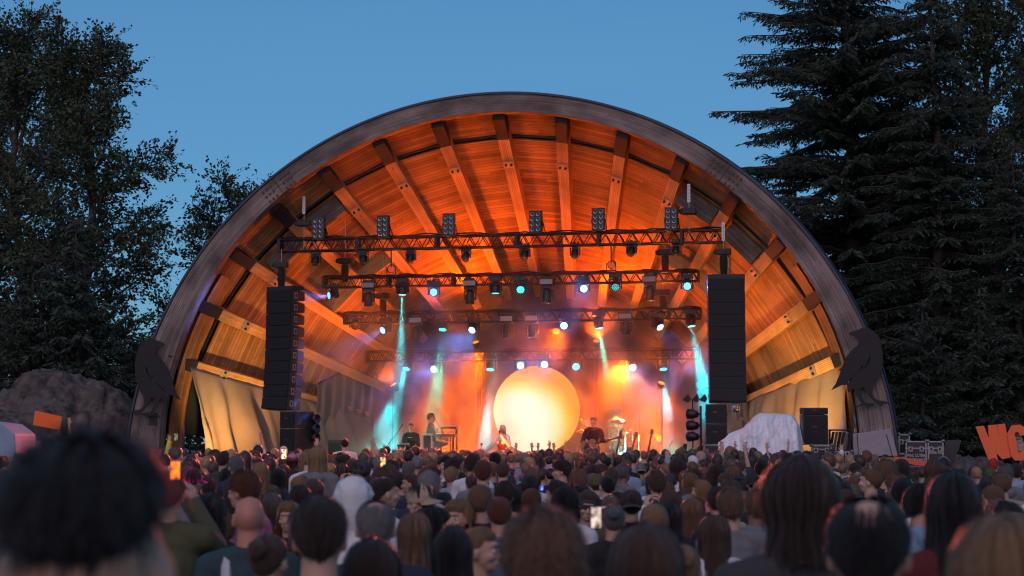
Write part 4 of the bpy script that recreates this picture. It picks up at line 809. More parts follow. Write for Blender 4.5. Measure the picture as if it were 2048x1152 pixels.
def broadleaf(seed, H, spread, low=.15, dens=1.0, leaf=.11, lean=0.0):
    """trunk mesh, crown mesh: arching limbs, twigs lined with leaves"""
    r = random.Random(seed); rg = np.random.default_rng(seed); mb = MB(); twigs = []
    tr = [Vector((lean * z * .1 + .25 * sin(z * .5 + seed), .2 * sin(z * .7), z)) for z in [H * .93 * i / 14 for i in range(15)]]; mb.tube(tr, [.030 * H * (1 - i / 15.5) * .55 + .02 for i in range(15)], 8)
    nl = int(26 * dens)
    for i in range(nl):
        f = low + (1 - low) * (i + r.random()) / nl * .97; k = f * 14 * .99; p = tr[int(k)].lerp(tr[min(int(k) + 1, 14)], k % 1); az = i * 2.4 + r.uniform(-.5, .5); ff = (f - low) / (1 - low)
        Ln = spread * (.35 + .65 * sin(pi * min(1, .18 + ff * .82)) ** .8) * r.uniform(.7, 1.12); el = R(20 + 45 * ff + r.uniform(-12, 12)); dr = Vector((cos(az) * cos(el), sin(az) * cos(el), sin(el))); pts = [p]
        n = 9
        for j in range(n): dr = (dr + Vector((r.uniform(-.2, .2), r.uniform(-.2, .2), -.05 + r.uniform(-.1, .1)))).normalized(); pts.append(pts[-1] + dr * (Ln / n))
        mb.tube(pts, [.09 * (Ln / 4) * (1 - j / (n + 1)) ** 1.3 + .008 for j in range(n + 1)], 5)
        for j in range(2, n + 1):
            for _ in range(int(4 * dens + (3 if j > 6 else 0))):
                a2 = r.uniform(0, 2 * pi); ax = (pts[j] - pts[j - 1]).normalized(); s_ = ax.cross(Vector((cos(a2), sin(a2), r.uniform(-.4, .7)))).normalized(); d2 = (ax * r.uniform(.5, 1.0) + s_ * .8 + Vector((0, 0, .12))).normalized(); q = [pts[j].lerp(pts[j - 1], r.random())]; l2 = r.uniform(.5, 1.25) * (spread / 4) ** .5
                for _k in range(5): d2 = (d2 + Vector((r.uniform(-.16, .16), r.uniform(-.16, .16), r.uniform(-.16, .06)))).normalized(); q.append(q[-1] + d2 * l2 / 5)
                twigs.append(q)
                if r.random() < .55: mb.tube(q, [.012, .011, .009, .007, .005, .004], 3)
    C = []; D = []
    for q in twigs:
        for k in range(int(20)):
            t = r.uniform(.15, 1) * 4.99; a, b = q[int(t)], q[int(t) + 1]; p = a.lerp(b, t % 1); ax = (b - a).normalized(); C.append(p + Vector((r.gauss(0, .05), r.gauss(0, .05), r.gauss(0, .05)))); D.append(ax * .8 + Vector((r.gauss(0, .6), r.gauss(0, .6), r.gauss(-.1, .5))))
    me = leaves_mesh('crown', np.array(C), np.array(D), leaf, leafm('beech_leaf', (.024, .042, .02), (.06, .085, .036)), rg, .6)
    return mb.mesh('trunk', bark, True), me
def conifer(seed, H, spread, low=.06, droop=.35, gap=.42, leafc=((.013, .025, .018), (.038, .062, .036)), fin=1.0, nb=6):
    r = random.Random(seed); rg = np.random.default_rng(seed); mb = MB(); C = []; D = []
    tr = [Vector((.12 * sin(z * .3 + seed), .1 * sin(z * .4), z)) for z in [H * i / 16 for i in range(17)]]; mb.tube(tr, [.016 * H * (1 - i / 17) + .02 for i in range(17)], 9)
    z = H * low
    while z < H * .985:
        f = z / H; Lm = spread * (1 - f) ** .72 + .15
        for b in range(nb):
            az = r.uniform(0, 2 * pi); Ln = Lm * r.uniform(.55, 1.12); k = f * 16 * .999; p = tr[int(k)].lerp(tr[int(k) + 1], k % 1) + Vector((0, 0, r.uniform(-.2, .2))); o = Vector((cos(az), sin(az), 0)); pts = []
            n = 8; up = .10 + .35 * f
            for j in range(n + 1): s = j / n; pts.append(p + o * (Ln * s) + Vector((0, 0, Ln * (up * s - droop * s * s + .14 * droop * s ** 6 * 2) + .04 * sin(j * 2 + b))))
            mb.tube(pts, [.035 * Ln / 3 * (1 - j / (n + 1)) + .006 for j in range(n + 1)], 4)
            sdv = Vector((-o.y, o.x, 0)); m_ = int(Ln / .10)
            for j in range(m_):
                s = (j + 1.5) / (m_ + 1); q = s * n * .999; c = pts[int(q)].lerp(pts[int(q) + 1], q % 1); ax = (pts[int(q) + 1] - pts[int(q)]).normalized(); tl = (.22 + .55 * (1 - s) * min(1, s * 4)) * min(1, Ln / 2.2) * r.uniform(.7, 1.25)
                for sg in (-1, 1):
                    dv = (ax * .75 + sdv * sg * .8 + Vector((0, 0, -.25 - .35 * r.random()))).normalized(); kk = max(3, int(tl / .055 * fin))
                    for i in range(kk):
                        t = (i + .5) / kk; pp = c + dv * tl * t + Vector((0, 0, -.12 * tl * t * t)); C.append(pp); sp_ = 1 if i % 2 else -1; D.append(dv * .8 + ax * (.45 * sp_) + Vector((r.gauss(0, .15), r.gauss(0, .15), -.15 + r.gauss(0, .15))))
        z += gap * r.uniform(.7, 1.3)
    me = leaves_mesh('crown', np.array(C), np.array(D), .19 / fin ** .5, leafm('fir_needle_%d' % int(leafc[0][1] * 1000), *leafc), rg, .30)
    return mb.mesh('trunk', bark, True), me
def plant(meshes, px, Z, label, name, rz=0, sc_=1.0, group='trees round the bandshell', zb=0.0):
    g_ = P(px, 880, Z); t = thing(name, label, 'tree', (g_.x, Z, zb), rz, group, stage=False); t.scale = (sc_, sc_, sc_); child('trunk', meshes[0], t); child('crown', meshes[1], t); return t
B1 = broadleaf(3, 15, 3.6, .06, 1.5, .125); B2 = broadleaf(8, 10.5, 3.6, .1, 1.2, .12); B3 = broadleaf(21, 17, 4.6, .05, 1.7, .13)
K1 = conifer(5, 22, 9.5, .05, .34, .40, nb=8); K2 = conifer(9, 19, 5.0, .03, .45, .44, nb=8); K3 = conifer(14, 8.5, 2.9, .02, .15, .30, ((.016, .032, .022), (.04, .066, .042)), .8, 6)
plant(B1, 162, 66, 'tall airy broadleaf tree with arching sprays against the sky, beside the bandshell', 'beech_tree', .4, 1.10)
plant(B3, 30, 70, 'dense broadleaf tree at the picture edge behind the mossy rock', 'beech_tree', 2.2, 1.06)
plant(B1, -70, 74, 'broadleaf tree cut off by the picture edge above the orange placard', 'beech_tree', 3.3, 1.1)
plant(B2, 468, 72, 'smaller broadleaf tree peeping over the shoulder of the arch', 'beech_tree', 1.1, 1.1)
plant(K3, 150, 62, 'dark pine standing before the tall broadleaf trees above the rock', 'pine_tree', 0, 1.08)
plant(K3, 60, 63, 'dark bushy pine over the high end of the rock', 'pine_tree', 1.9, .95)
plant(K3, 245, 64, 'short dark pine between the rock and the crow cutout', 'pine_tree', 4, .72)
plant(K1, 1704, 67, 'huge fir with bare trunk and drooping boughs behind the arch', 'fir_tree', .3, 1.0)
plant(K2, 1880, 64, 'fir of hanging branches next to the huge fir, above the flight cases', 'fir_tree', 1.4, .95)
plant(B3, 1985, 68, 'leafy tree with sky shining through above the orange letters', 'beech_tree', .9, 1.12)
plant(K2, 1600, 74, 'dark fir close behind the shoulder of the arch', 'fir_tree', 2.9, .72)
plant(K2, 1790, 74, 'dark fir filling the wood behind the huge fir trunk', 'fir_tree', 5.1, .85)
plant(K2, 2040, 62, 'dark fir at the picture edge behind the letter C', 'fir_tree', 3.6, .62)
plant(K3, 1850, 60, 'low dark fir directly above the stencilled flight cases', 'fir_tree', 1.0, .75)
plant(K3, 1960, 61, 'low dark fir directly above the letter W', 'fir_tree', 3.0, .8)
plant(B1, 2110, 72, 'leafy tree leaning in from beyond the picture edge over letter C', 'beech_tree', 5.2, 1.15)
plant(K3, 1690, 63, 'short dark fir hidden behind the outer curve of the arch leg', 'fir_tree', 5.0, .8)
# distant wood closing the view at the ground
r = random.Random(12); rg = np.random.default_rng(12); C = []
for _ in range(26000):
    sd_ = 1 if r.random() < .62 else -1; x = sd_ * r.uniform(6.5, 34); top = 6.2 + 2.2 * sin(x * .8) + 1.6 * sin(x * 2.3 + 1) + (2.5 if sd_ > 0 else -1.5); C.append((x, 80 + r.uniform(-1.5, 3), r.random() ** .8 * top))
tag((lambda o: (col.objects.link(o), o)[1])(bpy.data.objects.new('far_wood', leaves_mesh('far_wood', np.array(C), rg.normal(size=(len(C), 3)), .42, leafm('far_leaf', (.012, .02, .012), (.03, .04, .02)), rg, .7))), 'dark mass of far trees closing the view behind the bandshell', 'wood', kind='stuff')
# rocks
rockm = mat('mossy_rock', (.085, .072, .066), .9, noise_=(3.4, .95), bump=(7, .8))
def rock(px, Z, ztop, rx, ry, label, seed, m=rockm, zb=-.3, name='rock', pk=(.3, .0)):
    g_ = P(px, 880, Z); t = tag(None or MB().ell((0, 0, 0), (1, 1, 1), 140, 90).build(name, m, smooth=True), label, name); me = t.data; co = np.array([v.co[:] for v in me.vertices])
    for i, v in enumerate(me.vertices):
        p = v.co; q = Vector((p.x * 1.6 + seed, p.y * 1.6, p.z * 1.2)); d = 1 + .13 * noise.noise(q) - .10 * max(0, 1 - abs(noise.noise(q * 1.7)) * 7) + .05 * noise.noise(q * 2.6) + .05 * noise.noise(q * 6) + - .03 * max(0, 1 - abs(noise.noise(Vector((q.x * 3, q.y * 3, q.z * 8)))) * 8) + .012 * noise.noise(q * 30)
        z = p.z * d; v.co = (p.x * d * rx, p.y * d * ry, (math.copysign(abs(z) ** .8, z)) * (ztop - zb) * .82)
    t.location = (g_.x, Z, zb); return t
rock(118, 57, 4.95, 3.2, 2.4, 'grey weathered rock outcrop with moss rising beside the crow', 1.3)
rock(-30, 55, 3.4, 2.6, 2.2, 'reddish lower rock shoulder at the picture edge', 4.1)
moss = mat('mossy_bank', (.05, .06, .03), .95, noise_=(3, .5), bump=(8, 1.0))
rock(2010, 52, 1.55, 1.9, 1.3, 'mossy bank carrying the orange letters', 7.7, moss); rock(1905, 58, 2.0, 2.2, 1.2, 'dark rock wall behind the tarpaulin pile', 9.2)
tarp = mat('dark_tarpaulin', (.09, .095, .10), .4, noise_=(3, .3), bump=(10, .6)); rock(1930, 51.5, 1.75, .62, .5, 'crumpled grey tarpaulin heap before the letter W', 5.5, tarp, name='tarpaulin')
rock(20, 50, .75, 4.5, 3.0, 'low grassy bank under the people by the orange placard', 2.2, moss, zb=-.4)
# white canopy side at the picture edge
t = thing('white_canopy', 'pale blue-white canvas canopy cut by the picture edge below the rock', 'canopy', (P(-5, 880, 36).x, 36, 0), 0, None, stage=False)
pp = [(-70, 838), (2, 847), (29, 868), (31, 905), (22, 926), (2, 935), (-70, 935)]; pw = [P(x, y, 36) for x, y in pp]; m = MB(); m.prism([(q.x - t.location.x, q.z) for q in pw], 0, 1.6); m.build('cloth', mat('white_canvas', (.20, .33, .45), .6, noise_=(3, .15), bump=(4, .6)), t, bevel=.03)
m = MB(); q = P(31, 905, 36); m.cyl((q.x - t.location.x, .1, 0), (q.x - t.location.x, .1, q.z), .02); m.build('pole', steel, t)
# blue bent pole by the arch leg
t = thing('bent_pole', 'thin blue bent pole standing just inside the arch leg by the crow', 'pole', (PS(367, 900, 1.0)[0], 1.0, 0)); a = PS(348, 840, 1.0); b = PS(369, 838, 1.0); m = MB(); m.tube([(0, 0, 0), (0, 0, b[1] - .25), (-.02, 0, b[1] - .08), (a[0] - b[0], 0, a[1])], .03); m.build('tube', mat('blue_paint', (.05, .14, .25), .5), t)
# ================================================================ people: shared meshes
skin = bpy.data.materials.new('skin')
def tinted(name, rough, bump, noise_, typ, sss=0, coord='Object', stretch=None, pattern=None, sheen_=0):
    m = mat(name, (.5, .5, .5), rough, bump=bump, noise_=noise_, tint=(typ, 'tint'), coord=coord, stretch=stretch); b = m.node_tree.nodes['Principled BSDF']
    if sheen_: b.inputs['Sheen Weight'].default_value = sheen_; b.inputs['Sheen Roughness'].default_value = .35
    if sss: b.inputs['Subsurface Weight'].default_value = sss; b.inputs['Subsurface Radius'].default_value = (.02, .008, .004); b.inputs['Subsurface Scale'].default_value = 1.0
    return m
skin = tinted('skin', .5, (60, .12), (9, .12), 'OBJECT'); hairm = tinted('hair', .38, (6, .8), (3, .75), 'OBJECT', coord='UV', stretch=(34, 1.6, 1), sheen_=.06); cloth = tinted('cloth', .85, (14, .5), (5, .15), 'OBJECT', sheen_=.0)
hatm = tinted('hat_cloth', .8, (50, .3), (8, .12), 'OBJECT')
skin_g = tinted('crowd_skin', .5, None, (9, .12), 'GEOMETRY'); eye_w = mat('eye_white', (.7, .68, .66), .2); eye_d = mat('eye_dark', (.02, .015, .01), .1)
def cap_(m, a, b, r0, r1, n=10):
    a = Vector(a); b = Vector(b); m.cyl(a, b, r0, r1, n); m.ell(a, r0, n, 6); m.ell(b, r1, n, 6)
def remesh(mb, vox, name, m, smooth_it=6, fold=0.0, seed=0, fac=.5):
    me = mb.mesh('tmp', m); o = bpy.data.objects.new('tmp', me); col.objects.link(o); q = o.modifiers.new('r', 'REMESH'); q.mode = 'VOXEL'; q.voxel_size = vox; q.use_smooth_shade = True
    if smooth_it: q = o.modifiers.new('s', 'SMOOTH'); q.iterations = smooth_it; q.factor = fac
    out = evaluated(o); out.name = name; bpy.data.meshes.remove(me)
    out.materials.clear(); out.materials.append(m); out.polygons.foreach_set('use_smooth', [True] * len(out.polygons))
    if fold:
        for v in out.vertices:
            p = v.co; k = noise.noise(Vector((p.x * 9 + seed, p.y * 9, p.z * 5))) + .6 * noise.noise(Vector((p.x * 22, p.y * 22 + seed, p.z * 9))); v.co = p + v.normal * (k * fold)
    return out
def hand(m, wrist, d, palm_n, curl=.5, s=1.0, spread=.0, thumb=1):
    """palm and five separate bent fingers; d: direction of the hand, palm_n: normal of the palm"""
    w_ = Vector(wrist); d = Vector(d).normalized(); n = Vector(palm_n); n = (n - d * n.dot(d)).normalized(); x = d.cross(n) * thumb
    c = w_ + d * .048 * s; M = Matrix((x, d, n)).transposed(); m.ell(c, (.040 * s, .050 * s, .017 * s), 12, 8, rot=M); m.ell(w_, (.026 * s, .03 * s, .02 * s), 10, 6, rot=M)
    for i, L_ in enumerate((.070, .080, .074, .058)):
        off = (i - 1.5) * .0205 * s; b = w_ + d * .088 * s + x * -off; dd = (d + x * (-off / s * 12 * spread)).normalized(); p = b
        for k, fr in enumerate((.45, .32, .23)):
            a = curl * (k + .6) * .75; v = (dd * cos(a) + n * sin(a)).normalized(); q = p + v * L_ * fr * s; cap_(m, p, q, .0092 * s - .0008 * k, .0086 * s - .0009 * k, 8); p = q
    p = w_ + d * .03 * s + x * .034 * s; v = (d * .75 + x * (.75) + n * .25 * curl).normalized(); q = p + v * .036 * s; cap_(m, p, q, .0125 * s, .0105 * s, 8); v2 = (d * .95 + x * .25 + n * .5 * curl).normalized(); cap_(m, q, q + v2 * .03 * s, .0105 * s, .009 * s, 8)
SH = 1.405
def arms_of(pose):
    """shoulder, elbow, wrist, hand dir, palm normal, curl for each side; +Y is forward"""
    D = lambda s: ((s * .19, -.01, SH), (s * .235, -.03, 1.10), (s * .22, .10, .88), (0, .35, -1), (-s, 0, 0), .45)
    F = lambda s: ((s * .19, -.01, SH), (s * .225, .03, 1.11), (s * .10, .27, 1.16), (-s * .5, 1, .1), (0, 0, -1), 1.1)
    PH = lambda s: ((s * .19, -.01, SH), (s * .24, .20, 1.34), (s * .08, .36, 1.58), (-s * .2, .15, 1), (-s, .3, 0), .9)
    UP = lambda s: ((s * .185, -.01, SH + .02), (s * .25, .05, 1.66), (s * .21, .08, 1.92), (0, .05, 1), (0, -1, .1), .2)
    HEAD = lambda s: ((s * .19, -.01, SH), (s * .36, .0, 1.52), (s * .17, -.02, 1.70), (-s, 0, .2), (0, -.2, -1), .6)
    return {'down': (D(-1), D(1)), 'front': (F(-1), F(1)), 'phone': (PH(-1), PH(1)), 'right_up': (D(-1), UP(1)), 'left_up': (UP(-1), D(1)), 'both_up': (UP(-1), UP(1)), 'head': (D(-1), HEAD(1)),
            'sing': (((-.19, -.01, SH), (-.27, .06, 1.16), (-.05, .17, 1.47), (.5, .1, 1), (1, -.2, 0), 1.5), ((.19, -.01, SH), (.34, .08, 1.15), (.52, .16, .98), (1, .3, -.5), (0, 0, -1), 1.3)),
            'keys': (((-.19, -.01, SH), (-.24, .06, 1.10), (-.16, .34, 1.04), (0, 1, -.1), (0, 0, -1), .5), ((.19, -.01, SH), (.24, .06, 1.10), (.16, .34, 1.04), (0, 1, -.1), (0, 0, -1), .5)),
            'guitar': (((-.19, -.01, SH), (-.30, .05, 1.13), (-.42, .22, 1.14), (-.2, .5, .6), (.6, .3, 0), 1.4), ((.19, -.01, SH), (.28, .04, 1.10), (.07, .22, 1.02), (-.8, .2, -.5), (0, -1, 0), .9))}[pose]
def body_parts(m, pose, fem, infl=0.0, what='skin', sleeve=1.0, hood=False, coarse=False):
    sw = .93 if fem else 1.0; g = infl
    A = arms_of(pose)
    if what == 'skin':
        m.ell((0, -.012, 1.655), (.0725, .094, .092), 20, 14); m.ell((0, .012, 1.615), (.066, .074, .078), 16, 12); m.ell((0, .035, 1.570), (.046, .048, .038), 14, 10); m.ell((0, .062, 1.552), (.022, .018, .018), 10, 8)
        cap_(m, (0, .083, 1.64), (0, .100, 1.606), .009, .014, 8); m.ell((0, .084, 1.672), (.052, .014, .010), 12, 6); m.ell((0, .084, 1.578), (.022, .011, .0075), 10, 6)
        for s in (-1, 1):
            m.ell((s * .037, .062, 1.612), (.024, .024, .022), 10, 8); m.ell((s * .0775, -.006, 1.628), (.010, .021, .032), 10, 8, rot=Matrix.Rotation(.25 * s, 3, 'Z') @ Matrix.Rotation(-.2, 3, 'X'))
        cap_(m, (0, -.022, 1.40), (0, -.014, 1.59), .068 * sw, .057 * sw, 14)
    if what in ('skin', 'top'):
        m.ell((0, -.005, 1.26), (.158 * sw + g, .105 + g, .19 + g * .5), 20, 14); m.ell((0, 0, 1.07), (.140 * sw + g, .098 + g, .19), 18, 12); m.ell((0, -.02, 1.375), (.17 * sw + g, .075 + g, .08 + g), 16, 10)
        m.ell((0, -.005, .955), (.158 + g, .112 + g, .13), 18, 12)
        if fem:
            for s in (-1, 1): m.ell((s * .07, .085, 1.255), (.062 + g, .05 + g, .062 + g), 12, 8)
        for s in (-1, 1): cap_(m, (0, -.03, 1.455 + g * .4), (s * .17 * sw, -.015, 1.41), .052 + g * .5, .056 + g, 12)
        for k, (a, e, w_, hd, pn, cu) in enumerate(A):
            s = -1 if k == 0 else 1; a = Vector((a[0] * sw, a[1], a[2])); e = Vector(e); w_ = Vector(w_)
            cap_(m, a, e, .052 + g * 1.1, .040 + g * 1.1, 12)
            if what == 'skin': cap_(m, e, w_, .038, .026, 12); hand(m, w_, hd, pn, cu, 1.0, .25, 1 if (s > 0) else -1)
            elif sleeve > .9: cap_(m, e, w_ - (w_ - e) * .03, .042 + g, .032 + g, 12)
        if what == 'top' and sleeve > .9: pass
        if what == 'top': m.lathe([(.052, 1.42), (.080, 1.43), (.078, 1.492), (.064, 1.495)], (0, -.018, 0), 18)
        if hood: m.ell((0, -.095, 1.43), (.115, .065, .075), 14, 10); m.ell((0, -.03, 1.455), (.10, .09, .045), 14, 10)
    if what in ('skin', 'legs'):
        for s in (-1, 1):
            cap_(m, (s * .085, 0, .93), (s * .10, .015, .50), .088 + g, .058 + g, 12); cap_(m, (s * .10, .015, .50), (s * .105, -.015, .09), .056 + g, .040 + g * 1.6, 12)
            if what == 'skin': m.ell((s * .108, .045, .045), (.045, .125, .045), 12, 8)
        if what == 'legs': m.ell((0, -.005, .955), (.152 + g, .108 + g, .10), 18, 12)
PM = {}
def PMesh(kind, pose='down', fem=False, sleeve=1.0, hood=False):
    k = (kind, pose, fem, sleeve, hood)
    if k not in PM:
        m = MB()
        if kind == 'body': body_parts(m, pose, fem); PM[k] = remesh(m, .0075 if pose != 'down' else .009, 'body', skin, 3, fac=.4)
        elif kind == 'top': body_parts(m, pose, fem, .020, 'top', sleeve, hood); PM[k] = remesh(m, .013, 'top', cloth, 4, .006, len(PM))
        elif kind == 'legs': body_parts(m, 'down', fem, .018, 'legs'); PM[k] = remesh(m, .02, 'trousers', cloth, 3, .004, 3)
    return PM[k]
# ---------------------------------------------------------------- hair
HCn = Vector((0, -.012, 1.655)); HR = (.0725, .094, .092)
def th_(q, hl, e): return min(q / .10, e)
def smooth(a, b, x): t = max(0, min(1, (x - a) / (b - a))); return t * t * (3 - 2 * t)
HAIR = dict(  # thickness, end angle at front, side, back (deg from the crown), hang length below ears at the back, spread, noise
    crew=dict(t=.005, f=62, s=92, b=140, L=0, n=.0015), short=dict(t=.019, f=64, s=96, b=143, L=0, n=.008), thick=dict(t=.042, f=66, s=92, b=140, L=0, n=.018), mop=dict(t=.034, f=84, s=108, b=142, L=0, n=.012),
    bob=dict(t=.026, f=66, s=112, b=120, L=.10, n=.008, w=1.12), long=dict(t=.024, f=64, s=112, b=120, L=.26, n=.009, w=1.10), verylong=dict(t=.026, f=64, s=112, b=120, L=.50, n=.010, w=1.16),
    curly=dict(t=.040, f=70, s=112, b=128, L=.07, n=.022, w=1.2), tight=dict(t=.010, f=62, s=98, b=142, L=0, n=.002), ring=dict(t=.010, f=60, s=96, b=142, L=0, n=.004, s0=.45), wavy=dict(t=.027, f=66, s=114, b=122, L=.12, n=.014, w=1.14), undercut=dict(t=.032, f=60, s=66, b=88, L=0, n=.014))
def hair_mesh(style, seed=0, strands=900, nu=72, nv=22):
    k = ('hair', style, seed)
    if k in PM: return PM[k]
    H = HAIR[style]; r = random.Random(seed + 5); sd = seed * 3.7; t0 = H['t']; L_ = H['L']; wd = H.get('w', 1.1); s0 = H.get('s0', 0)
    def end(az):  # az 0 = back
        a = abs(((az + pi) % (2 * pi)) - pi); fr = smooth(R(88), R(128), a); sdm = smooth(R(20), R(95), a); e = H['b'] * (1 - sdm) + H['s'] * sdm; return R(e * (1 - fr) + H['f'] * fr), a, fr
    def path(az, s, lift=0.0):
        e, a, fr = end(az); hang = L_ * (1 - smooth(R(100), R(124), a)); hl = e * .10; tot = hl + hang; sz_ = s0 and s0 + .10 * noise.noise(Vector((az * 1.7, sd, 3))) + .03 * noise.noise(Vector((az * 9, sd, 3))); s = sz_ + (1 - sz_) * s; q = s * tot
        lump = noise.noise(Vector((az * 5 + sd, s * 1.5, sd))) * H['n'] + noise.noise(Vector((cos(az) * 9 + sd, sin(az) * 9, s * 3 + sd))) * H['n'] * .8 + noise.noise(Vector((az * 17, s * 2.0, sd + 9))) * H['n'] * .35
        tt = t0 * (.75 + .25 * sin(min(1, q / max(hl, 1e-5)) * pi)) + lump + lift
        th = min(q / .10, e); dx, dy, dz = sin(th) * sin(az), -sin(th) * cos(az), cos(th)
        if L_ == 0: tt = lump * .6 + (tt - lump) * (.42 + .58 * max(0., cos(th_(q, hl, e)))) + .002
        edge = 1 - .8 * smooth(.86, 1.0, s) * (1 if hang < .02 else 0)
        p = HCn + Vector(((HR[0] + tt * edge) * dx, (HR[1] + tt * edge) * dy, (HR[2] + tt * edge) * dz))
        if q > hl and hang > 0:
            z = q - hl; kf = min(1, z / .22); o = Vector((sin(az), -cos(az), 0)); rr = Vector((p.x - HCn.x, p.y - HCn.y, 0)); p = p + rr * (kf * (wd - 1) * (1.15 if z > .08 else 1)) + Vector((0, 0, -z)); p += Vector((noise.noise(Vector((az * 3, z * 9, sd))) * .012, noise.noise(Vector((az * 3 + 7, z * 9, sd))) * .012, 0))
            if z > .2: p.y -= (z - .2) * .10
        return p
    m = MB(); m.grid(nu, nv, lambda x, y: path(x * 2 * pi + pi, y), uvf=lambda x, y: (x, y))
    for _ in range(strands):
        az = r.uniform(0, 2 * pi); a0 = r.uniform(-.35 if s0 else 0, .75); a1 = min(1.0, a0 + r.uniform(.25, .7)); lf = r.uniform(.0005, .006) + (t0 * .12 if r.random() < .12 else 0); n = 6; P_ = []; w_ = r.uniform(.0012, .0032); wob = r.uniform(-.05, .05)
        for i in range(n): s = a0 + (a1 - a0) * i / (n - 1); P_.append(path(az + wob * (s - a0), s, lf * (1 + 1.6 * i / n)))
        tip = a1 > .97
        if tip: P_.append(P_[-1] + (P_[-1] - P_[-2]).normalized() * r.uniform(.004, .02) + Vector((r.uniform(-.006, .006), r.uniform(-.006, .006), -.004 if L_ else .002)))
        vs = []; c = cos(az); s_ = sin(az)
        for i, p in enumerate(P_): w2 = w_ * (1 - (i / len(P_)) ** 2 * .85); tn = Vector((c, s_, 0)); vs += [p - tn * w2, p + tn * w2]
        u0_ = r.random(); m.add(vs, [(2 * i, 2 * i + 1, 2 * i + 3, 2 * i + 2) for i in range(len(P_) - 1)], 0, [[(u0_, 0), (u0_ + .01, 0), (u0_ + .01, 1), (u0_, 1)]] * (len(P_) - 1))
    if L_ == 0:      # short tufts that break up the outline
        for _ in range(int(strands * 1.5)):
            az = r.uniform(0, 2 * pi); s = r.uniform(.02, .98); a = path(az, s, -.003); b = path(az, min(1, s + .12), 0); nr = (a - HCn).normalized(); fl = (b - a).normalized() if (b - a).length > 1e-5 else nr; d = (fl * r.uniform(.5, 1.1) + nr * r.uniform(.1, .8) + Vector((r.gauss(0, .3), r.gauss(0, .3), r.gauss(0, .3)))).normalized(); ln = t0 * r.uniform(.5, 1.15) + .004
            w2 = r.uniform(.0010, .0026); tn = d.cross(nr); tn = tn.normalized() if tn.length > 1e-4 else Vector((1, 0, 0)); c = a + d * ln * .55; e = a + d * ln + fl * ln * .3; u0_ = r.random()
            m.add([a - tn * w2, a + tn * w2, c + tn * w2 * .8, c - tn * w2 * .8, e], [(0, 1, 2, 3), (3, 2, 4)], 0, [[(u0_, 0), (u0_ + .01, 0), (u0_ + .01, .5), (u0_, .5)], [(u0_, .5), (u0_ + .01, .5), (u0_, 1)]])
    me = m.mesh('hair', hairm, True); PM[k] = me; return me
def tail_mesh(kind):
    k = ('tail', kind)
    if k in PM: return PM[k]
    m = MB(); r = random.Random(3)
    if kind == 'ponytail':
        for i in range(90):
            a = r.uniform(0, 2 * pi); rr = r.random() ** .5; pts = []
            for j in range(8): s = j / 7; w_ = .012 + .03 * sin(pi * min(1, s * 1.2 + .1)) ; pts.append(Vector((cos(a) * rr * w_, -.115 - .07 * sin(s * 1.5) + sin(a) * rr * w_, 1.70 + .03 * sin(s * 3) - .36 * s ** 1.3)))
            vs = []
            for j, p in enumerate(pts): w2 = .006 * (1 - s * .0 - (j / 8) ** 3); vs += [p - Vector((w2, 0, 0)), p + Vector((w2, 0, 0))]
            m.add(vs, [(2 * j, 2 * j + 1, 2 * j + 3, 2 * j + 2) for j in range(7)], 0)
        m.tube([Vector((0, -.10, 1.70)), Vector((0, -.15, 1.68)), Vector((0, -.18, 1.55)), Vector((0, -.175, 1.38))], [.02, .03, .028, .008], 10)
    else:
        m.grid(28, 16, lambda x, y: (lambda d: Vector((0, -.125, 1.70)) + d * (.042 + .008 * noise.noise(d * 4)))(Vector((sin(pi * y) * cos(2 * pi * x), cos(pi * y), sin(pi * y) * sin(2 * pi * x)))), uvf=lambda x, y: (y, x * 3))
    me = m.mesh(kind, hairm, True); PM[k] = me; return me
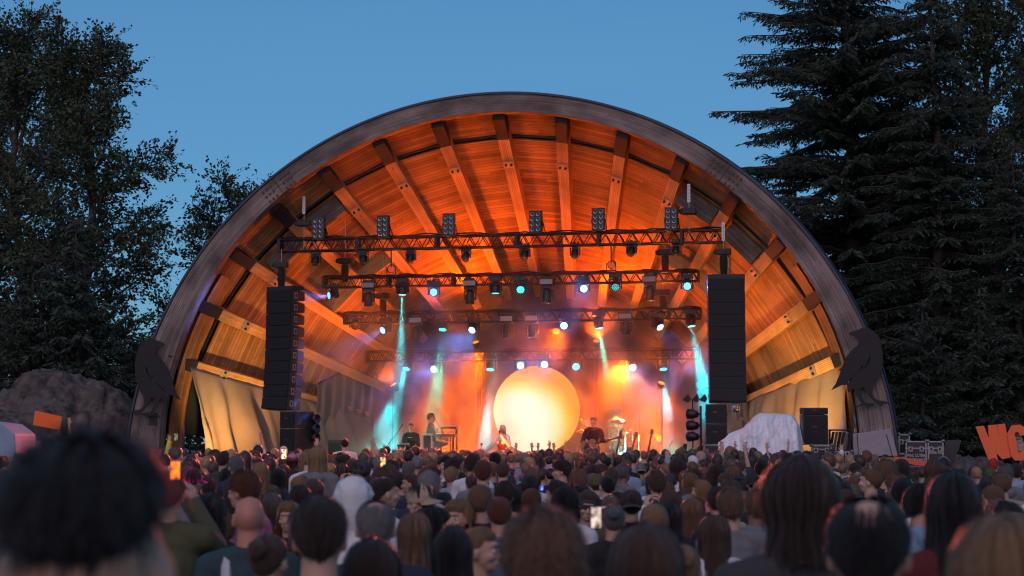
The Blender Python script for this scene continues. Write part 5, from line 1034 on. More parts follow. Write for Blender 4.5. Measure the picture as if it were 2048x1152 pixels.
def hat_mesh(kind):
    k = ('hat', kind)
    if k in PM: return PM[k]
    m = MB(); c = HCn + Vector((0, -.002, .012))
    dome = lambda rx, ry, rz, z0=-.05: m.ell(c, (rx, ry, rz), 28, 12, z0=z0, z1=1)
    if kind in ('cap', 'cap_back'):
        s = 1 if kind == 'cap' else -1; dome(.090, .110, .105, -.08); m.ell(c + Vector((0, 0, .105)), (.008, .008, .005), 8, 4)
        m.grid(14, 6, lambda x, y: c + Vector((.085 * cos(pi * x) * (1 - .05 * y), s * (.055 + .055 * sin(pi * x) * .9 + .085 * y * sin(pi * x) ** .5), -.004 - .02 * y - .022 * cos(pi * x) ** 2)))
        m.lathe([(1.0, -.03), (1.012, -.028), (1.012, .0), (1.0, .002)], c, 28); # sweat band
        m.v[-28 * 4:] = [tuple(c + Vector(((q[0] - c.x) * .0905, (q[1] - c.y) * .1105, q[2] - c.z))) for q in m.v[-28 * 4:]]
    elif kind == 'beanie': dome(.090, .108, .118, -.35); m.lathe([(.086, -.05), (.098, -.045), (.099, -.005), (.090, 0)], c + Vector((0, 0, .0)), 28)
    elif kind in ('straw', 'bucket', 'cowboy'):
        br = {'straw': .075, 'bucket': .055, 'cowboy': .11}[kind]; dome(.088, .106, {'straw': .105, 'bucket': .10, 'cowboy': .125}[kind], 0)
        m.grid(36, 4, lambda x, y: c + Vector(((.088 + br * y) * cos(2 * pi * x), (.106 + br * y) * sin(2 * pi * x), (-.03 * y if kind == 'bucket' else (.075 * y * y * abs(cos(2 * pi * x)) ** 1.5 if kind == 'cowboy' else -.008 * y)))))
    elif kind == 'hood':
        m.grid(30, 18, lambda x, y: (lambda az, th: c + Vector(((.108 + .03 * noise.noise(Vector((az * 2, th * 3, 1))) + .012 * noise.noise(Vector((az * 7, th * 6, 1)))) * sin(th) * sin(az), -(.125) * sin(th) * cos(az) - .01, .115 * cos(th) * (1 if th < 1.6 else .6) - max(0, th - 1.6) * .16)))(-2.15 + 4.3 * x, .02 + 2.7 * y))
    me = m.mesh({'cap': 'cap', 'cap_back': 'cap', 'beanie': 'beanie', 'straw': 'hat', 'bucket': 'hat', 'cowboy': 'hat', 'hood': 'hood'}[kind], hatm, True); PM[k] = me
    return me
def eyes_mesh():
    if 'eyes' not in PM:
        m = MB()
        for s in (-1, 1): m.ell((s * .031, .078, 1.640), (.0125, .009, .0085), 10, 8); m.ell((s * .031, .0855, 1.640), (.006, .004, .006), 8, 6, mi=1)
        PM['eyes'] = m.mesh('eyes', [eye_w, eye_d], True)
    return PM['eyes']
SKIN = [(.50, .30, .21), (.42, .25, .17), (.56, .36, .26), (.22, .12, .075)]
HCOL = dict(black=(.012, .010, .011), darkbrown=(.045, .026, .019), brown=(.10, .055, .035), lightbrown=(.20, .11, .06), blond=(.34, .21, .10), grey=(.15, .145, .145), auburn=(.14, .045, .022), white=(.5, .5, .5))
TCOL = dict(black=(.012, .012, .014), navy=(.015, .022, .045), teal=(.02, .05, .06), grey=(.16, .17, .18), white=(.62, .64, .66), lightblue=(.22, .33, .45), denim=(.08, .12, .20), olive=(.07, .07, .03), beige=(.36, .29, .20), red=(.35, .03, .025), darkred=(.09, .01, .012), pink=(.60, .16, .28), orange=(.70, .12, .02), green=(.03, .18, .10), brown=(.09, .05, .03), magenta=(.65, .03, .22), blue=(.02, .06, .22), charcoal=(.035, .037, .042), yellow=(.8, .65, .05))
def person(loc, rz, scale, style, hc, top='navy', pose='down', fem=False, sleeve=1.0, hood=False, hat=None, hatc=None, sk=0, label='', group='people in the crowd', eyes=False, seed=0, wide=1.0, category='person', legs='denim'):
    t = thing('person', label, category, loc, rz, group, stage=False); t.scale = (scale * wide, scale * wide, scale)
    b = child('body', PMesh('body', pose, fem), t); b['tint'] = SKIN[sk] if not isinstance(sk, tuple) else sk
    c = child('top', PMesh('top', pose, fem, sleeve, hood), t); c['tint'] = TCOL[top] if isinstance(top, str) else top
    l = child('trousers', PMesh('legs'), t); l['tint'] = TCOL[legs]
    if style and style != 'bald':
        st, tail = style, None
        if style in ('ponytail', 'bun'): st, tail = 'tight', style
        hcv = HCOL[hc] if isinstance(hc, str) else hc
        h = child('hair', hair_mesh(st, seed), t); h['tint'] = hcv; h.scale = (random.uniform(.96, 1.09), random.uniform(.97, 1.06), 1)
        if tail: q = child(tail, tail_mesh(tail), t); q['tint'] = hcv
    if hat: q = child('headwear', hat_mesh(hat), t); q.name = q.data.name; q['tint'] = TCOL[hatc] if isinstance(hatc, str) else hatc
    if eyes: child('eyes', eyes_mesh(), t)
    return t
# ================================================================ performers
def perf(px, py, d, style, hc, top, pose, rz, label, fem=False, sleeve=1.0, hgt=1.75, **k):
    u, h = PS(px, py, d); g_ = S(u, d, DK); sc_ = min(1.12, max(.9, (h - DK) / 1.765)); zb = h - 1.765 * sc_
    if zb > DK + .03:
        t = thing('riser', 'low black riser under the performer: ' + label[:38].rsplit(' ', 1)[0], 'riser', (u, d, DK)); m = MB(); m.box((0, .1, (zb - DK) / 2), (1.3, 1.0, zb - DK)); m.build('platform', caseb, t, bevel=.01)
    return person((g_.x, g_.y, zb), rz - TH, sc_, style, hc, top, pose, fem, sleeve, label=label, group='performers on stage', eyes=True, **k)
p1 = perf(1005, 850, 1.0, 'long', 'white', 'white', 'sing', R(160), 'singer with long white-blond hair, pale sleeves and red corset holding a microphone', True)
p2 = perf(822, 846, 1.3, 'tight', 'darkbrown', 'black', 'keys', R(180), 'performer in black long-sleeved costume facing the crowd at the sampler table', True, hat=None)
p3 = perf(863, 826, 1.6, 'short', 'brown', 'green', 'keys', R(-75), 'keyboard player singing side on behind the keyboards', sleeve=.5)
p4 = perf(1186, 834, 1.6, 'short', 'auburn', 'darkred', 'guitar', R(172), 'guitarist in dark red shirt standing beside the round screen')
p5 = perf(1232, 833, 3.6, 'bald', 'black', 'black', 'front', R(180), 'drummer in a pale beanie seated behind the raised cymbal', hat='beanie', hatc='grey')
p5.location.z -= 0.0
def extra(t, nm, mb, mt, tint=None, smooth=True, **k):
    o = mb.build(nm, mt, t, smooth=smooth, **k)
    if tint: o['tint'] = tint
    return o
m = MB(); m.lathe([(.135, .98), (.118, 1.08), (.150, 1.22), (.158, 1.30)], (0, .012, 0), 24); m.v = [(x * 1.08, y * .80 + .012, z) for x, y, z in m.v]; extra(p1, 'corset', m, cloth, (.22, .03, .03), solid=.01)
m = MB(); m.grid(40, 12, lambda x, y: ((.17 + .26 * y + .02 * sin(x * 50) * y) * cos(2 * pi * x), (.13 + .26 * y + .02 * cos(x * 44) * y) * sin(2 * pi * x), 1.02 - .92 * y)); extra(p1, 'skirt', m, cloth, TCOL['white'])
m = MB(); m.cyl((-.035, .235, 1.50), (.0, .17, 1.575), .014, .018); m.ell((.0, .165, 1.58), .03, 10, 8); t = thing('microphone', 'microphone held at the mouth of the white-haired singer', 'microphone', p1.location, p1.rotation_euler.z, stage=False); t.scale = p1.scale; m.build('handle', blk2, t)
m = MB(); m.cyl((.58, .2, .93), (.60, .22, 1.16), .008); m.ell((.60, .22, 1.19), (.035, .035, .05), 10, 8); t = thing('drumstick_mallet', 'black headed mallet in the lowered hand of the singer', 'mallet', p1.location, p1.rotation_euler.z, stage=False); t.scale = p1.scale; m.build('stick', blk2, t)
m = MB(); m.grid(30, 10, lambda x, y: ((.17 + .10 * y) * cos(2 * pi * x), (.13 + .12 * y) * sin(2 * pi * x), 1.0 - .86 * y)); extra(p2, 'skirt', m, cloth, TCOL['black'])
m = MB(); m.ell((0, .085, 1.33), (.08, .03, .03), 12, 8); extra(p2, 'neckline', m, skin, SKIN[0])
# guitar in the guitarist's hands
M = p4.location; t = thing('guitar', 'honey coloured electric guitar slung on the guitarist', 'guitar', p4.location, p4.rotation_euler.z, stage=False); t.scale = p4.scale
out = [(-.22, -.10), (-.12, -.16), (.0, -.13), (.10, -.17), (.20, -.12), (.23, 0), (.20, .12), (.10, .15), (0, .11), (-.10, .15), (-.2, .11), (-.24, 0)]
m = MB(); m.T = Matrix.Translation((.06, .19, 1.02)) @ Matrix.Rotation(R(14), 4, 'Y'); m.prism(out, -.025, .025); gb = m.build('guitar_body', mat('guitar_varnish_35', (.35, .14, .04), .2), t, bevel=.01)
m = MB(); m.T = Matrix.Translation((.06, .19, 1.02)) @ Matrix.Rotation(R(14), 4, 'Y'); m.box((-.50, .03, 0), (.62, .022, .045)); m.box((-.87, .03, 0), (.16, .02, .07)); m.build('neck', blk2, t)
m = MB(); m.T = Matrix.Translation((.06, .19, 1.02)) @ Matrix.Rotation(R(14), 4, 'Y'); m.box((0, .03, 0), (.03, .01, .08)); m.box((.08, .03, 0), (.03, .01, .08)); m.build('pickup', chrome, gb)
m = MB(); m.tube([(.24, .17, .98), (.16, .14, 1.2), (.02, .13, 1.40), (-.14, .02, 1.45), (-.2, -.1, 1.3), (-.22, .05, 1.1), (-.16, .17, 1.07)], .018); m.build('strap', blk2, t)
# ================================================================ the people one can tell apart (px, top of head, width of the head in px, ...)
PEOPLE = []
def hero(px, ytop, wpx, style, hc, top, label, rz=0, pose='down', fem=False, Z=None, sleeve=1.0, hood=False, hat=None, hatc=None, sk=0, eyes=False, seed=0, zadd=None, group='people near the camera', wide=1.0):
    z = Z or .172 * FPX / wpx; hp = P(px, ytop, z); extra_ = dict(thick=.028, mop=.012, curly=.03, wavy=.012, undercut=.030).get(style, 0) + (.015 if hat else 0); top_h = 1.765 + extra_
    s = hp.z / top_h
    if Z is None and s < .86: z = (CAMH - .86 * top_h) * FPX / (ytop - HOR); hp = P(px, ytop, z); s = .86
    zb = 0.0
    if s > 1.10: zb = hp.z - 1.06 * top_h; s = 1.06
    o = person((hp.x, z, zb), R(rz), s, style, hc, top, pose, fem, sleeve, hood, hat, hatc, sk, label, group, eyes or abs(rz) > 50, seed, wide); PEOPLE.append((hp.x, z, px)); return o
hero(178, 852, 0, 'undercut', 'black', 'charcoal', 'big out-of-focus head with bushy black hair, closest of all', Z=2.25, seed=1, wide=1.13)
hero(641, 998, 108, 'short', 'darkbrown', 'grey', 'man with close brown hair and pale grey collar behind the bald head', seed=2)
hero(1085, 1022, 150, 'mop', 'lightbrown', 'darkred', 'large blurred tousled light brown head in the middle of the bottom edge', rz=12, seed=3)
hero(1600, 912, 150, 'wavy', 'darkbrown', 'charcoal', 'tall blurred person with shaggy dark hair rising before the white sheet', seed=4, Z=5.9)
hero(1737, 984, 158, 'ring', 'black', 'charcoal', 'blurred balding man with dark hair round a bare crown', rz=-14, seed=5)
hero(1905, 946, 92, 'verylong', 'black', 'darkred', 'woman with very long straight black hair and dark red top', fem=True, seed=6, Z=7.0)
hero(2010, 1028, 190, 'wavy', 'blond', 'grey', 'pale blurred wavy head filling the bottom corner', fem=True, seed=7)
hero(1290, 1050, 140, 'long', 'brown', 'charcoal', 'blurred woman with long brown hair and glasses pushed up, at the bottom edge', fem=True, seed=8)
hero(745, 1082, 105, 'long', 'darkbrown', 'navy', 'person with long dark hair at the bottom edge beside the close-cropped man', fem=True, seed=9)
hero(752, 996, 84, 'ring', (.22, .21, .22), 'navy', 'grey cropped man in navy jacket below the white hood', seed=10)
hero(905, 1056, 82, 'long', 'black', 'charcoal', 'woman with sleek black hair below the curly blond face', fem=True, seed=11)
hero(962, 1052, 56, 'tight', 'blond', 'navy', 'red-lit face in profile right behind the sleek black hair', rz=-105, fem=True, Z=8.6, seed=12)
hero(540, 1066, 86, 'bun', 'brown', 'grey', 'person with brown hair tied in a low bun beside the backpack', rz=-20, fem=True, seed=13)
bp_ = hero(500, 986, 58, 'bald', 'black', 'teal', 'bald man carrying a white and black backpack', sk=(.46, .20, .14), seed=14, Z=9.0)
hero(486, 941, 62, 'mop', 'auburn', 'pink', 'young man with brown mop hair and pink crew shirt in profile', rz=62, seed=15, Z=12.2)
hero(578, 1004, 36, 'long', 'blond', 'black', 'blond woman facing the camera between bald man and close-cropped man', rz=165, fem=True, Z=13, seed=16, eyes=True)
hero(707, 952, 60, 'bald', 'blond', 'white', 'person in a white hood beside the grey cropped man', hat='hood', hatc='white', seed=17)
hero(858, 942, 46, 'short', (.28, .28, .29), 'navy', 'silver-haired man in navy jacket in the middle rows', seed=18)
hero(829, 1026, 46, 'long', 'lightbrown', 'brown', 'woman with long light brown hair beside the grey cropped man', fem=True, seed=19, Z=10)
hero(868, 1012, 48, 'curly', 'black', 'pink', 'person with black curls and pink striped top in profile', rz=-80, seed=20, sk=1, Z=11)
hero(916, 998, 46, 'wavy', 'blond', 'lightblue', 'woman with wavy blond hair touching her forehead, facing the camera', rz=150, fem=True, seed=21, pose='head', eyes=True, Z=12)
hero(960, 968, 54, 'tight', 'lightbrown', 'black', 'man with short fair hair and thick black hood in the middle', hood=True, seed=22)
hero(966, 921, 36, 'short', 'auburn', 'grey', 'tall man with red-brown hair and checked shirt', seed=23)
hero(1028, 974, 38, 'long', 'black', 'black', 'woman with long dark hair next to the fair-haired hooded man', fem=True, seed=24)
hero(1062, 977, 36, 'long', 'auburn', 'darkred', 'woman with reddish long hair below the round screen', fem=True, seed=25)
hero(1113, 962, 44, 'short', 'darkbrown', 'denim', 'dark-haired man in denim looking down to one side', rz=58, seed=26, sk=1)
hero(1158, 968, 44, 'short', 'black', 'beige', 'man in navy cap and beige jacket looking down in profile', rz=70, hat='cap', hatc='navy', seed=27)
hero(1226, 1008, 54, 'bun', 'grey', 'black', 'woman with greying hair in a bun, phone glowing by her ear', fem=True, seed=28)
hero(1262, 978, 46, 'short', 'darkbrown', 'charcoal', 'man in dark grey cap behind the woman with greying bun', hat='cap_back', hatc='charcoal', seed=29)
hero(1338, 1004, 50, 'verylong', 'black', 'black', 'woman with loose black hair beside the blond bob', fem=True, seed=30)
hero(1308, 1010, 32, 'bob', 'blond', 'grey', 'woman with blond bob beside the loose black hair', fem=True, seed=31, Z=11.5)
hero(1390, 996, 36, 'long', 'lightbrown', 'navy', 'woman with light brown hair looking sideways, dark rucksack', rz=-60, fem=True, seed=32)
hero(1428, 1030, 54, 'long', 'brown', 'white', 'woman with straight brown hair and white blouse', fem=True, seed=33)
hero(1434, 974, 46, 'short', 'darkbrown', 'beige', 'man with dark hair and pale checked shirt right behind the white blouse', seed=34)
hero(1368, 1088, 50, 'bun', 'blond', 'white', 'blond woman with pinned-up hair at the bottom edge', fem=True, seed=35, Z=8.0)
hero(1482, 980, 32, 'ponytail', 'lightbrown', 'beige', 'woman with light brown ponytail before the black hooded man', fem=True, seed=36)
hero(1506, 946, 30, 'tight', 'black', 'black', 'man in black cap and black hoodie below the white sheet', hood=True, hat='cap_back', hatc='black', seed=37)
hero(1400, 961, 34, 'bob', 'blond', 'navy', 'blond woman in profile smiling across the crowd', rz=72, fem=True, seed=38, eyes=True)
hero(1378, 946, 30, 'long', 'lightbrown', 'grey', 'fair long-haired woman just behind the smiling profile', rz=60, fem=True, seed=39)
hero(1330, 964, 34, 'mop', 'lightbrown', 'grey', 'man with sandy mop hair leaning forward', rz=48, seed=40)
hero(1461, 958, 42, 'short', 'brown', 'navy', 'man with brown hair in navy jacket next to the ponytail', seed=41)
hero(1806, 958, 46, 'short', 'black', 'black', 'dark-haired person right behind the balding man', rz=-20, seed=42)
hero(1842, 972, 40, 'mop', 'black', 'lightblue', 'black-haired person with pale blue jacket and beige scarf in profile', rz=-75, seed=43, sk=1, Z=12, eyes=True)
hero(1870, 961, 24, 'tight', 'grey', 'orange', 'grey-haired man in bright orange hooded jacket', hood=True, seed=44)
hero(1988, 976, 30, 'short', 'brown', 'green', 'person in beige cap and green top near the picture edge', hat='cap_back', hatc='beige', seed=45)
hero(1968, 962, 26, 'crew', 'black', 'grey', 'man with black undercut in profile left of the beige cap', rz=-55, seed=46)
hero(2012, 1000, 44, 'curly', 'black', 'green', 'woman with black curls and green top at the picture edge', rz=30, fem=True, seed=47)
hero(2030, 1026, 44, 'bob', 'blond', 'white', 'woman with blond hair below the black curls at the picture edge', fem=True, seed=48)
hero(1948, 934, 22, 'short', 'brown', 'white', 'man in white shirt in profile before the tarpaulin heap', rz=-70, seed=49)
hero(1749, 919, 15, 'tight', 'brown', 'teal', 'man wearing yellow ear defenders under the grey box', rz=60, seed=50, Z=44)
hero(1880, 922, 17, 'crew', 'darkbrown', 'olive', 'bearded man facing the camera before the stencilled flight cases', rz=175, seed=51, Z=40, eyes=True)
hero(690, 877, 15, 'tight', 'black', 'white', 'man in white T-shirt raised on shoulders before the canvas', seed=52, Z=42, sleeve=.5)
hero(636, 894, 30, 'long', 'blond', 'grey', 'woman with long blond hair and grey hoodie sitting on shoulders', fem=True, hood=True, seed=53, rz=-15)
hero(386, 934, 38, 'short', 'darkbrown', 'teal', 'man in magenta cap and dark teal jacket', hat='cap', hatc='magenta', seed=54, rz=-30)
hero(338, 945, 44, 'short', 'black', 'olive', 'person in olive jacket filming, phone screen glowing orange', pose='phone', seed=55, Z=10.5)
hero(423, 988, 44, 'long', 'black', 'black', 'person with long black hair and black scarf in front of the mop-haired man', fem=True, seed=56, rz=-40, Z=11)
hero(357, 899, 15, 'short', 'brown', 'yellow', 'person in yellow raising a phone by the arch leg', pose='left_up', seed=57, Z=40)
hero(585, 908, 20, 'long', 'brown', 'denim', 'person in a pink cowboy hat below the subwoofers', hat='cowboy', hatc='pink', fem=True, seed=58, Z=29)
hero(787, 905, 16, 'short', 'brown', 'beige', 'person in a round straw hat near the sampler player', hat='straw', hatc='beige', seed=59, Z=34)
hero(1198, 938, 24, 'short', 'brown', 'grey', 'person in a bright red cap below the guitarist', hat='cap_back', hatc='red', seed=60)
hero(1222, 938, 32, 'short', 'brown', 'black', 'man with neat brown hair and black collar next to the red cap', seed=61)
hero(1068, 936, 22, 'tight', 'brown', 'grey', 'person in dark red beanie below the round screen', hat='beanie', hatc='darkred', seed=62)
hero(1045, 946, 24, 'short', 'brown', 'grey', 'person in blue and white cap beside the dark red beanie', hat='cap_back', hatc='lightblue', seed=63)
hero(1340, 946, 26, 'crew', 'darkbrown', 'grey', 'man in dark knitted beanie before the leaning guitar', hat='beanie', hatc='charcoal', seed=64)
hero(1310, 938, 24, 'crew', 'brown', 'lightblue', 'man with shaven head and pale blue sleeve raised', pose='right_up', seed=65)
hero(1282, 925, 22, 'short', 'brown', 'beige', 'person in a pale cap below the drums', hat='cap_back', hatc='grey', seed=66)
hero(1388, 903, 12, 'short', 'black', 'black', 'person with one hand held high beside the drum side speakers', pose='left_up', seed=67, Z=45)
hero(1517, 912, 14, 'short', 'brown', 'grey', 'person waving one bare arm before the white sheet', pose='right_up', seed=68, Z=40, sleeve=.5)
hero(1705, 918, 16, 'short', 'grey', 'white', 'person with grey hair lifting a hand below the flight cases', pose='left_up', seed=69, Z=36)
hero(2015, 935, 20, 'mop', 'brown', 'grey', 'brown-haired person below the letter C', seed=70)
hero(118, 862, 12, 'long', 'blond', 'grey', 'fair-haired person holding up the orange placard', pose='right_up', fem=True, seed=71, Z=46, sleeve=.5, zadd=.4)
hero(62, 856, 12, 'short', 'brown', 'beige', 'person in a brown cap next to the placard holder', hat='cap', hatc='brown', seed=72, Z=46)
hero(40, 862, 10, 'short', 'black', 'darkred', 'dark-haired person in dark red beside the white canopy', seed=73, Z=46, rz=-60)
hero(25, 844, 10, 'bald', 'black', 'black', 'person behind the top of the white canopy', seed=74, Z=47, rz=150)
hero(1172, 905, 14, 'short', 'auburn', 'red', 'person reaching a bare arm towards the round screen', pose='left_up', sleeve=.5, seed=75, Z=46)
for px, nm in ((1048, 'two raised arms in front of the round screen, nearer the singer'), (1092, 'two raised arms in front of the round screen, farther from the singer')): hero(px, 908, 14, 'short', 'auburn', 'darkred', 'person with ' + nm, pose='both_up', sleeve=.5, seed=px % 9, Z=47)
hero(652, 905, 14, 'long', 'brown', 'navy', 'person raising one arm behind the blond woman on shoulders', pose='left_up', fem=True, sleeve=.5, seed=77, Z=40)
# things they hold or wear
def held(name, label, cat, loc, rz=0): return thing(name, label, cat, loc, rz, stage=False)
def screen_mat(label, c, st):
    m = mat('screen_' + label[:14], (.02, .02, .02), .2, emit=(c, st)); n = m.node_tree; b = n.nodes['Principled BSDF']; tc = n.nodes.new('ShaderNodeTexCoord'); nz = n.nodes.new('ShaderNodeTexNoise'); nz.inputs['Scale'].default_value = 26; n.links.new(tc.outputs['Object'], nz.inputs['Vector'])
    mr = n.nodes.new('ShaderNodeMapRange'); mr.inputs[1].default_value = .38; mr.inputs[2].default_value = .66; mr.inputs[3].default_value = .12 * st; mr.inputs[4].default_value = 1.5 * st; n.links.new(nz.outputs[0], mr.inputs[0]); n.links.new(mr.outputs[0], b.inputs['Emission Strength']); return m
def phone(px, py, Z, col_, st, label, rz=0, s=1.0):
    p = P(px, py, Z); t = held('phone', label, 'phone', p, rz); m = MB(); m.box((0, .004, 0), (.078 * s, .009, .155 * s)); m.build('case', blk2, t, bevel=.003); m = MB(); m.box((0, -.003, 0), (.068 * s, .004, .14 * s)); m.build('screen', screen_mat(label, col_, st), t)
phone(351, 941, 9.0, (1.0, .16, .01), 3.0, 'phone glowing orange held up beside the big black-haired head', 0, .6)
phone(352, 874, 40.0, (.3, .4, .2), .6, 'phone held up by the arch leg'); phone(568, 908, 27, (1.0, .75, .4), 1.6, 'phone with bright warm screen near the pink cowboy hat'); phone(1192, 1035, 9, (1.0, .7, .6), .9, 'phone shining by the woman with greying bun', 0, .7)
phone(766, 925, 26, (1., .55, .2), 1.4, 'phone showing an orange picture below the straw hat'); phone(1084, 976, 17, (.05, .15, 1.0), 3.0, 'phone with tiny blue light in the middle rows', 0, .3)
c = [P(x, y, 46) for x, y in ((66, 850), (120, 860), (124, 833), (70, 821))]; t = held('placard', 'blank orange placard held up before the rock', 'placard', c[0]); m = MB(); m.add([(q.x - c[0].x, 0, q.z - c[0].z) for q in c], [(0, 1, 2, 3)]); m.build('board', mat('placard_orange', (.95, .15, .01), .5, noise_=(3, .08)), t, solid=.012)
# backpack
p = bp_.location; s_ = bp_.scale[0]; t = held('backpack', 'white and black backpack on the bald man', 'backpack', (p.x, p.y, p.z)); t.scale = bp_.scale
m = MB(); m.ell((0, -.20, 1.10), (.145, .09, .22), 20, 14); m.build('pouch', mat('pack_white', (.45, .47, .50), .7, bump=(60, .2)), t, smooth=True); m = MB(); m.ell((0, -.195, 1.20), (.152, .085, .155), 20, 12, z0=.25); m.build('top_flap', cab_m, t, smooth=True)
for sx in (-1, 1): m = MB(); m.tube([(sx * .09, -.14, 1.32), (sx * .10, -.07, 1.44), (sx * .12, .07, 1.42), (sx * .14, .13, 1.25)], .026); m.build('strap', mat('pack_white', (.45, .47, .50), .7), t)
m = MB(); m.box((-.03, -.292, 1.06), (.055, .01, .012)); m.box((-.052, -.292, 1.035), (.012, .01, .06)); m.box((.035, -.292, 1.06), (.055, .01, .012)); m.box((.013, -.292, 1.035), (.012, .01, .06)); m.box((-.03, -.292, 1.035), (.04, .01, .01)); m.box((.035, -.292, 1.035), (.04, .01, .01)); m.build('logo', blk2, t)
# CREW lettering
cu = bpy.data.curves.new('crew', 'FONT'); cu.body = 'CREW'; cu.size = .12; cu.align_x = 'CENTER'; cu.extrude = .002; tmp = bpy.data.objects.new('tmp', cu); me = evaluated(tmp); me.materials.clear(); me.materials.append(mat('print_navy', (.02, .03, .10), .8))
for o in col.objects:
    if o.get('label', '').startswith('young man with brown mop'): q = child('crew_print', me, o, Matrix.Translation((.02, -.150, 1.24)) @ Matrix.Rotation(R(82), 4, 'X'))
    if o.get('label', '').startswith('man wearing yellow'):
        m = MB(); [m.ell((sx * .095, -.005, 1.63), (.028, .04, .045), 12, 8) for sx in (-1, 1)]; m.tube([(.1 * cos(a), -.005, 1.65 + .12 * sin(a)) for a in [pi * k / 10 for k in range(11)]], .01); t = held('ear_defenders', 'yellow ear defenders on the man under the grey box', 'ear defenders', o.location, o.rotation_euler.z); t.scale = o.scale; m.build('ear_cup', mat('yellow_plastic', (.8, .7, .02), .4), t, smooth=True)
# ================================================================ everybody else
r = random.Random(99)
LM = [(0, 130, 'the orange placard'), (130, 300, 'the grey rock'), (300, 400, 'the arch leg by the rock'), (400, 520, 'the folded canvas'), (520, 620, 'the array beside the keyboards'), (620, 700, 'the dark cabinet'), (700, 800, 'the lone boom microphone'), (800, 850, 'the sampler player'), (850, 930, 'the keyboards'), (930, 985, 'the smoke beside the singer'),
      (985, 1040, 'the singer'), (1040, 1100, 'the heart of the round screen'), (1100, 1160, 'the outer rim of the round screen'), (1160, 1205, 'the guitarist'), (1205, 1260, 'the drummer'), (1260, 1310, 'the leaning guitar'), (1310, 1390, 'the star-shaped spotlight glow'), (1390, 1460, 'the array beside the drums'), (1460, 1530, 'the sloping side of the white sheet'), (1530, 1605, 'the flat top of the white sheet'),
      (1605, 1660, 'the black speaker tower'), (1660, 1710, 'the rack of folded stands'), (1710, 1800, 'the grey box on the arch leg'), (1800, 1895, 'the stencilled flight cases'), (1895, 1950, 'the tarpaulin heap'), (1950, 2012, 'the letter W'), (2012, 2300, 'the letter C'), (-300, 0, 'the white canopy')]
fill = []
Z = 11.5; row = 0
while Z < 46.8:
    half = Z * 1024 / FPX * 1.04; x = -half + r.uniform(0, .5)
    while x < half:
        zz = Z + r.uniform(-.3, .3); px = 1024 + x / zz * FPX
        ok = all((x - a) ** 2 + ((zz - b) * .8) ** 2 > .42 ** 2 for a, b, _ in PEOPLE)
        h = min(1.84, max(1.46, r.gauss(1.655, .07)));
        # keep the sight lines to the people one can tell apart
        for a, b, p_ in PEOPLE:
            if zz < b and abs(px - p_) < .30 * FPX / zz * .62 and b < 30: ok = ok and h < 1.66
        if ok and not (Z > 38 and px > 1600) and not (Z > 27 and px > 1770) and not (Z > 36 and px < 280): fill.append((x, zz, h, px))
        x += r.uniform(.46, .72)
    Z += .70 if Z > 25 else .88; row += 1
fill.sort(key=lambda f: f[1]); NF = 300 - len(PEOPLE) - 5; near, far = fill[:NF], fill[NF:]
HS = [('crew', .10), ('short', .30), ('tight', .10), ('mop', .10), ('long', .16), ('bob', .06), ('verylong', .02), ('ponytail', .06), ('bun', .05), ('wavy', .05), ('curly', .03), ('ring', .03), ('bald', .03)]
HW = dict(crew='shaven', short='short', tight='cropped', mop='mop-like', long='long', bob='bobbed', verylong='waist-long', ponytail='ponytailed', bun='bunned', wavy='wavy', curly='curly', ring='thinning', bald='no'); CN = dict(black='black', darkbrown='dark brown', brown='brown', lightbrown='light brown', blond='blond', grey='grey', auburn='reddish')
def pick(r):
    x = r.random()
    for s, w_ in HS:
        x -= w_
        if x < 0: break
    c = r.choices(['black', 'darkbrown', 'brown', 'lightbrown', 'blond', 'grey', 'auburn'], [.17, .27, .22, .12, .09, .07, .06])[0]; tp = r.choices(['black', 'navy', 'charcoal', 'grey', 'white', 'lightblue', 'denim', 'olive', 'beige', 'darkred', 'teal', 'brown', 'pink', 'red', 'green'], [.13, .12, .10, .12, .14, .09, .08, .04, .07, .03, .05, .03, .02, .015, .015])[0]
    return s, c, tp, s in ('long', 'bob', 'verylong', 'ponytail', 'bun') or (s == 'wavy' and r.random() < .6), r.random()
cnt = {}
import re
re_words = lambda s: re.findall(r"[A-Za-z0-9][A-Za-z0-9'-]*", s)
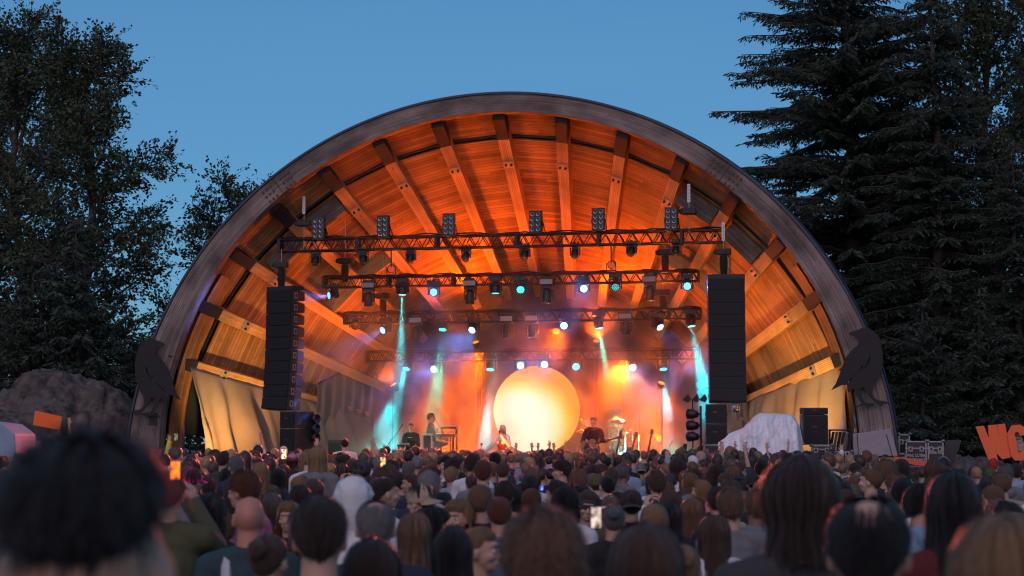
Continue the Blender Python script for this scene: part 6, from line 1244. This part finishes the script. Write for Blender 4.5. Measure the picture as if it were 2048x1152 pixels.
for x, zz, h, px in near:
    s, c, tp, fem, q = pick(r); lm = next((n for a, b, n in LM if a <= px < b), 'the letter C'); k = cnt.get(lm, 0); cnt[lm] = k + 1
    hat = hatc = None; hw = ''
    if q < .16 and s in ('short', 'crew', 'tight', 'ring', 'long'): hat = r.choice(['cap_back', 'cap', 'beanie', 'cap_back', 'bucket']); hatc = r.choice(['black', 'navy', 'beige', 'white', 'charcoal', 'olive']); hw = f' under {hatc} {dict(cap="cap", cap_back="cap", beanie="beanie", bucket="bucket hat")[hat]}'
    pose = r.choices(['down', 'front', 'phone'], [.66, .30, .04])[0]; hood = r.random() < .18; rz = r.choice([r.gauss(0, 14), r.gauss(0, 14), r.gauss(0, 30), r.uniform(-90, 90)]) if r.random() < .985 else r.uniform(140, 200)
    if fem: h -= .07
    nth = ['nearest', 'second', 'third', 'fourth', 'fifth', 'sixth', 'seventh', 'eighth', 'ninth', 'tenth', 'eleventh', 'twelfth', 'thirteenth', 'fourteenth', 'fifteenth', 'sixteenth', 'seventeenth', 'eighteenth', 'nineteenth', 'twentieth'][min(k, 19)]
    hair_w = 'bald head' if s == 'bald' else f'{HW[s]} {CN[c]} hair'
    lab = f'{hair_w}{hw}, {tp} top, {nth} back before {lm}'
    if len(lab.split()) > 15: lab = lab.replace(' top,', ',').replace(' hair', '')
    while len(re_words(lab)) > 16: lab = lab.replace(' the ', ' ', 1) if ' the ' in lab else lab.rsplit(' ', 1)[0]
    tp_ = person((x, zz, 0), R(rz), h / 1.765, s, c, tp, pose, fem, 1.0, hood, hat, hatc, r.choices([0, 1, 2, 3], [.45, .25, .25, .05])[0], lab, 'audience standing in the middle rows', seed=r.randrange(3)); tp_.rotation_euler = (R(r.gauss(0, 2)), R(r.gauss(0, 2)), R(rz))
# the far rows: nobody could count them
def lowmesh(kind, vox, pose='down'):
    m = MB()
    if kind == 'skin': m2 = MB(); body_parts(m2, pose, False); body_parts(m, pose, False)
    elif kind == 'top': body_parts(m, pose, False, .02, 'top', 1.0 if pose == 'down' else .5)
    else: body_parts(m, 'down', False, .018, 'legs')
    me = remesh(m, vox, 'low', cloth, 2); v = np.array([q.co[:] for q in me.vertices], dtype=np.float32); f = [tuple(p.vertices) for p in me.polygons]; return v, f
def lowhair(style, seed):
    me = hair_mesh(style, seed + 20, 60, 22, 9); return np.array([q.co[:] for q in me.vertices], dtype=np.float32), [tuple(p.vertices) for p in me.polygons]
def cut(vf, zmin):
    v, f = vf; keep = [q for q in f if min(v[i][2] for i in q) > zmin]; used = sorted({i for q in keep for i in q}); mp = {a: b for b, a in enumerate(used)}; return v[used], [tuple(mp[i] for i in q) for q in keep]
LS = {p: cut(lowmesh('skin', .022 if p == 'down' else .011, p), 1.36 if p == 'down' else 1.45) for p in ('down', 'both_up', 'right_up')}; LT = {p: cut(lowmesh('top', .035, p), .8) for p in LS}; LL = lowmesh('legs', .05)
LH = {s: [lowhair(s, k) for k in range(2)] for s in ('short', 'tight', 'mop', 'long', 'bob', 'curly', 'wavy')}
VV = []; LI = []; CC = []; MI = []; LT_ = []; off = 0
for x, zz, h, px in far:
    s, c, tp, fem, q = pick(r); pose = r.choices(['down', 'right_up', 'both_up'], [.992, .006, .002])[0]; s = {'crew': 'tight', 'verylong': 'long', 'ponytail': 'tight', 'bun': 'tight', 'ring': 'tight'}.get(s, s); sc_ = h / 1.765; a = r.gauss(0, .4); ca, sa = cos(a), sin(a)
    tr_ = SKIN[r.choice([0, 0, 1, 2])]; hc_ = HCOL[c]; items = [(LS[pose], tr_, 0), (LT[pose], TCOL[tp], 1), (LL, TCOL['navy'], 1)]
    if s != 'bald': items.append((r.choice(LH[s]), hc_, 2))
    if q < .06: hc2 = TCOL[r.choice(['black', 'white', 'beige', 'red', 'navy'])]; items[-1] = (items[-1][0], hc2, 1)
    for (v, f), t_, mi in items:
        w_ = v * sc_; w2 = np.stack([w_[:, 0] * ca - w_[:, 1] * sa + x, w_[:, 0] * sa + w_[:, 1] * ca + zz, w_[:, 2]], 1); VV.append(w2); fl = np.fromiter((i for q_ in f for i in q_), dtype=np.int32) + off; LI.append(fl); LT_.append(np.fromiter((len(q_) for q_ in f), dtype=np.int32)); MI.append(np.full(len(f), mi, dtype=np.int32)); cc = np.ones((len(v), 4), dtype=np.float32); cc[:, :3] = t_; CC.append(cc); off += len(v)
V = np.concatenate(VV); LIa = np.concatenate(LI); LTa = np.concatenate(LT_); me = bpy.data.meshes.new('crowd'); me.vertices.add(len(V)); me.vertices.foreach_set('co', V.ravel()); me.loops.add(len(LIa)); me.loops.foreach_set('vertex_index', LIa); me.polygons.add(len(LTa)); me.polygons.foreach_set('loop_start', np.concatenate([[0], np.cumsum(LTa)[:-1]]).astype(np.int32)); me.polygons.foreach_set('loop_total', LTa); me.polygons.foreach_set('material_index', np.concatenate(MI)); me.polygons.foreach_set('use_smooth', np.ones(len(LTa), dtype=bool)); me.update(calc_edges=True)
at = me.color_attributes.new('tint', 'FLOAT_COLOR', 'POINT'); at.data.foreach_set('color', np.concatenate(CC).ravel())
for q in (skin_g, tinted('crowd_cloth', .85, (14, .4), (5, .15), 'GEOMETRY'), tinted('crowd_hair', .4, (60, .5), (25, .5), 'GEOMETRY', sheen_=.06)): me.materials.append(q)
o = bpy.data.objects.new('crowd', me); col.objects.link(o); tag(o, 'packed crowd of small heads in the far rows before the stage', 'crowd', kind='stuff')
bpy.data.scenes.remove(scratch)
print('PEOPLE', len(PEOPLE), 'near', len(near), 'far', len(far), 'verts', len(V))
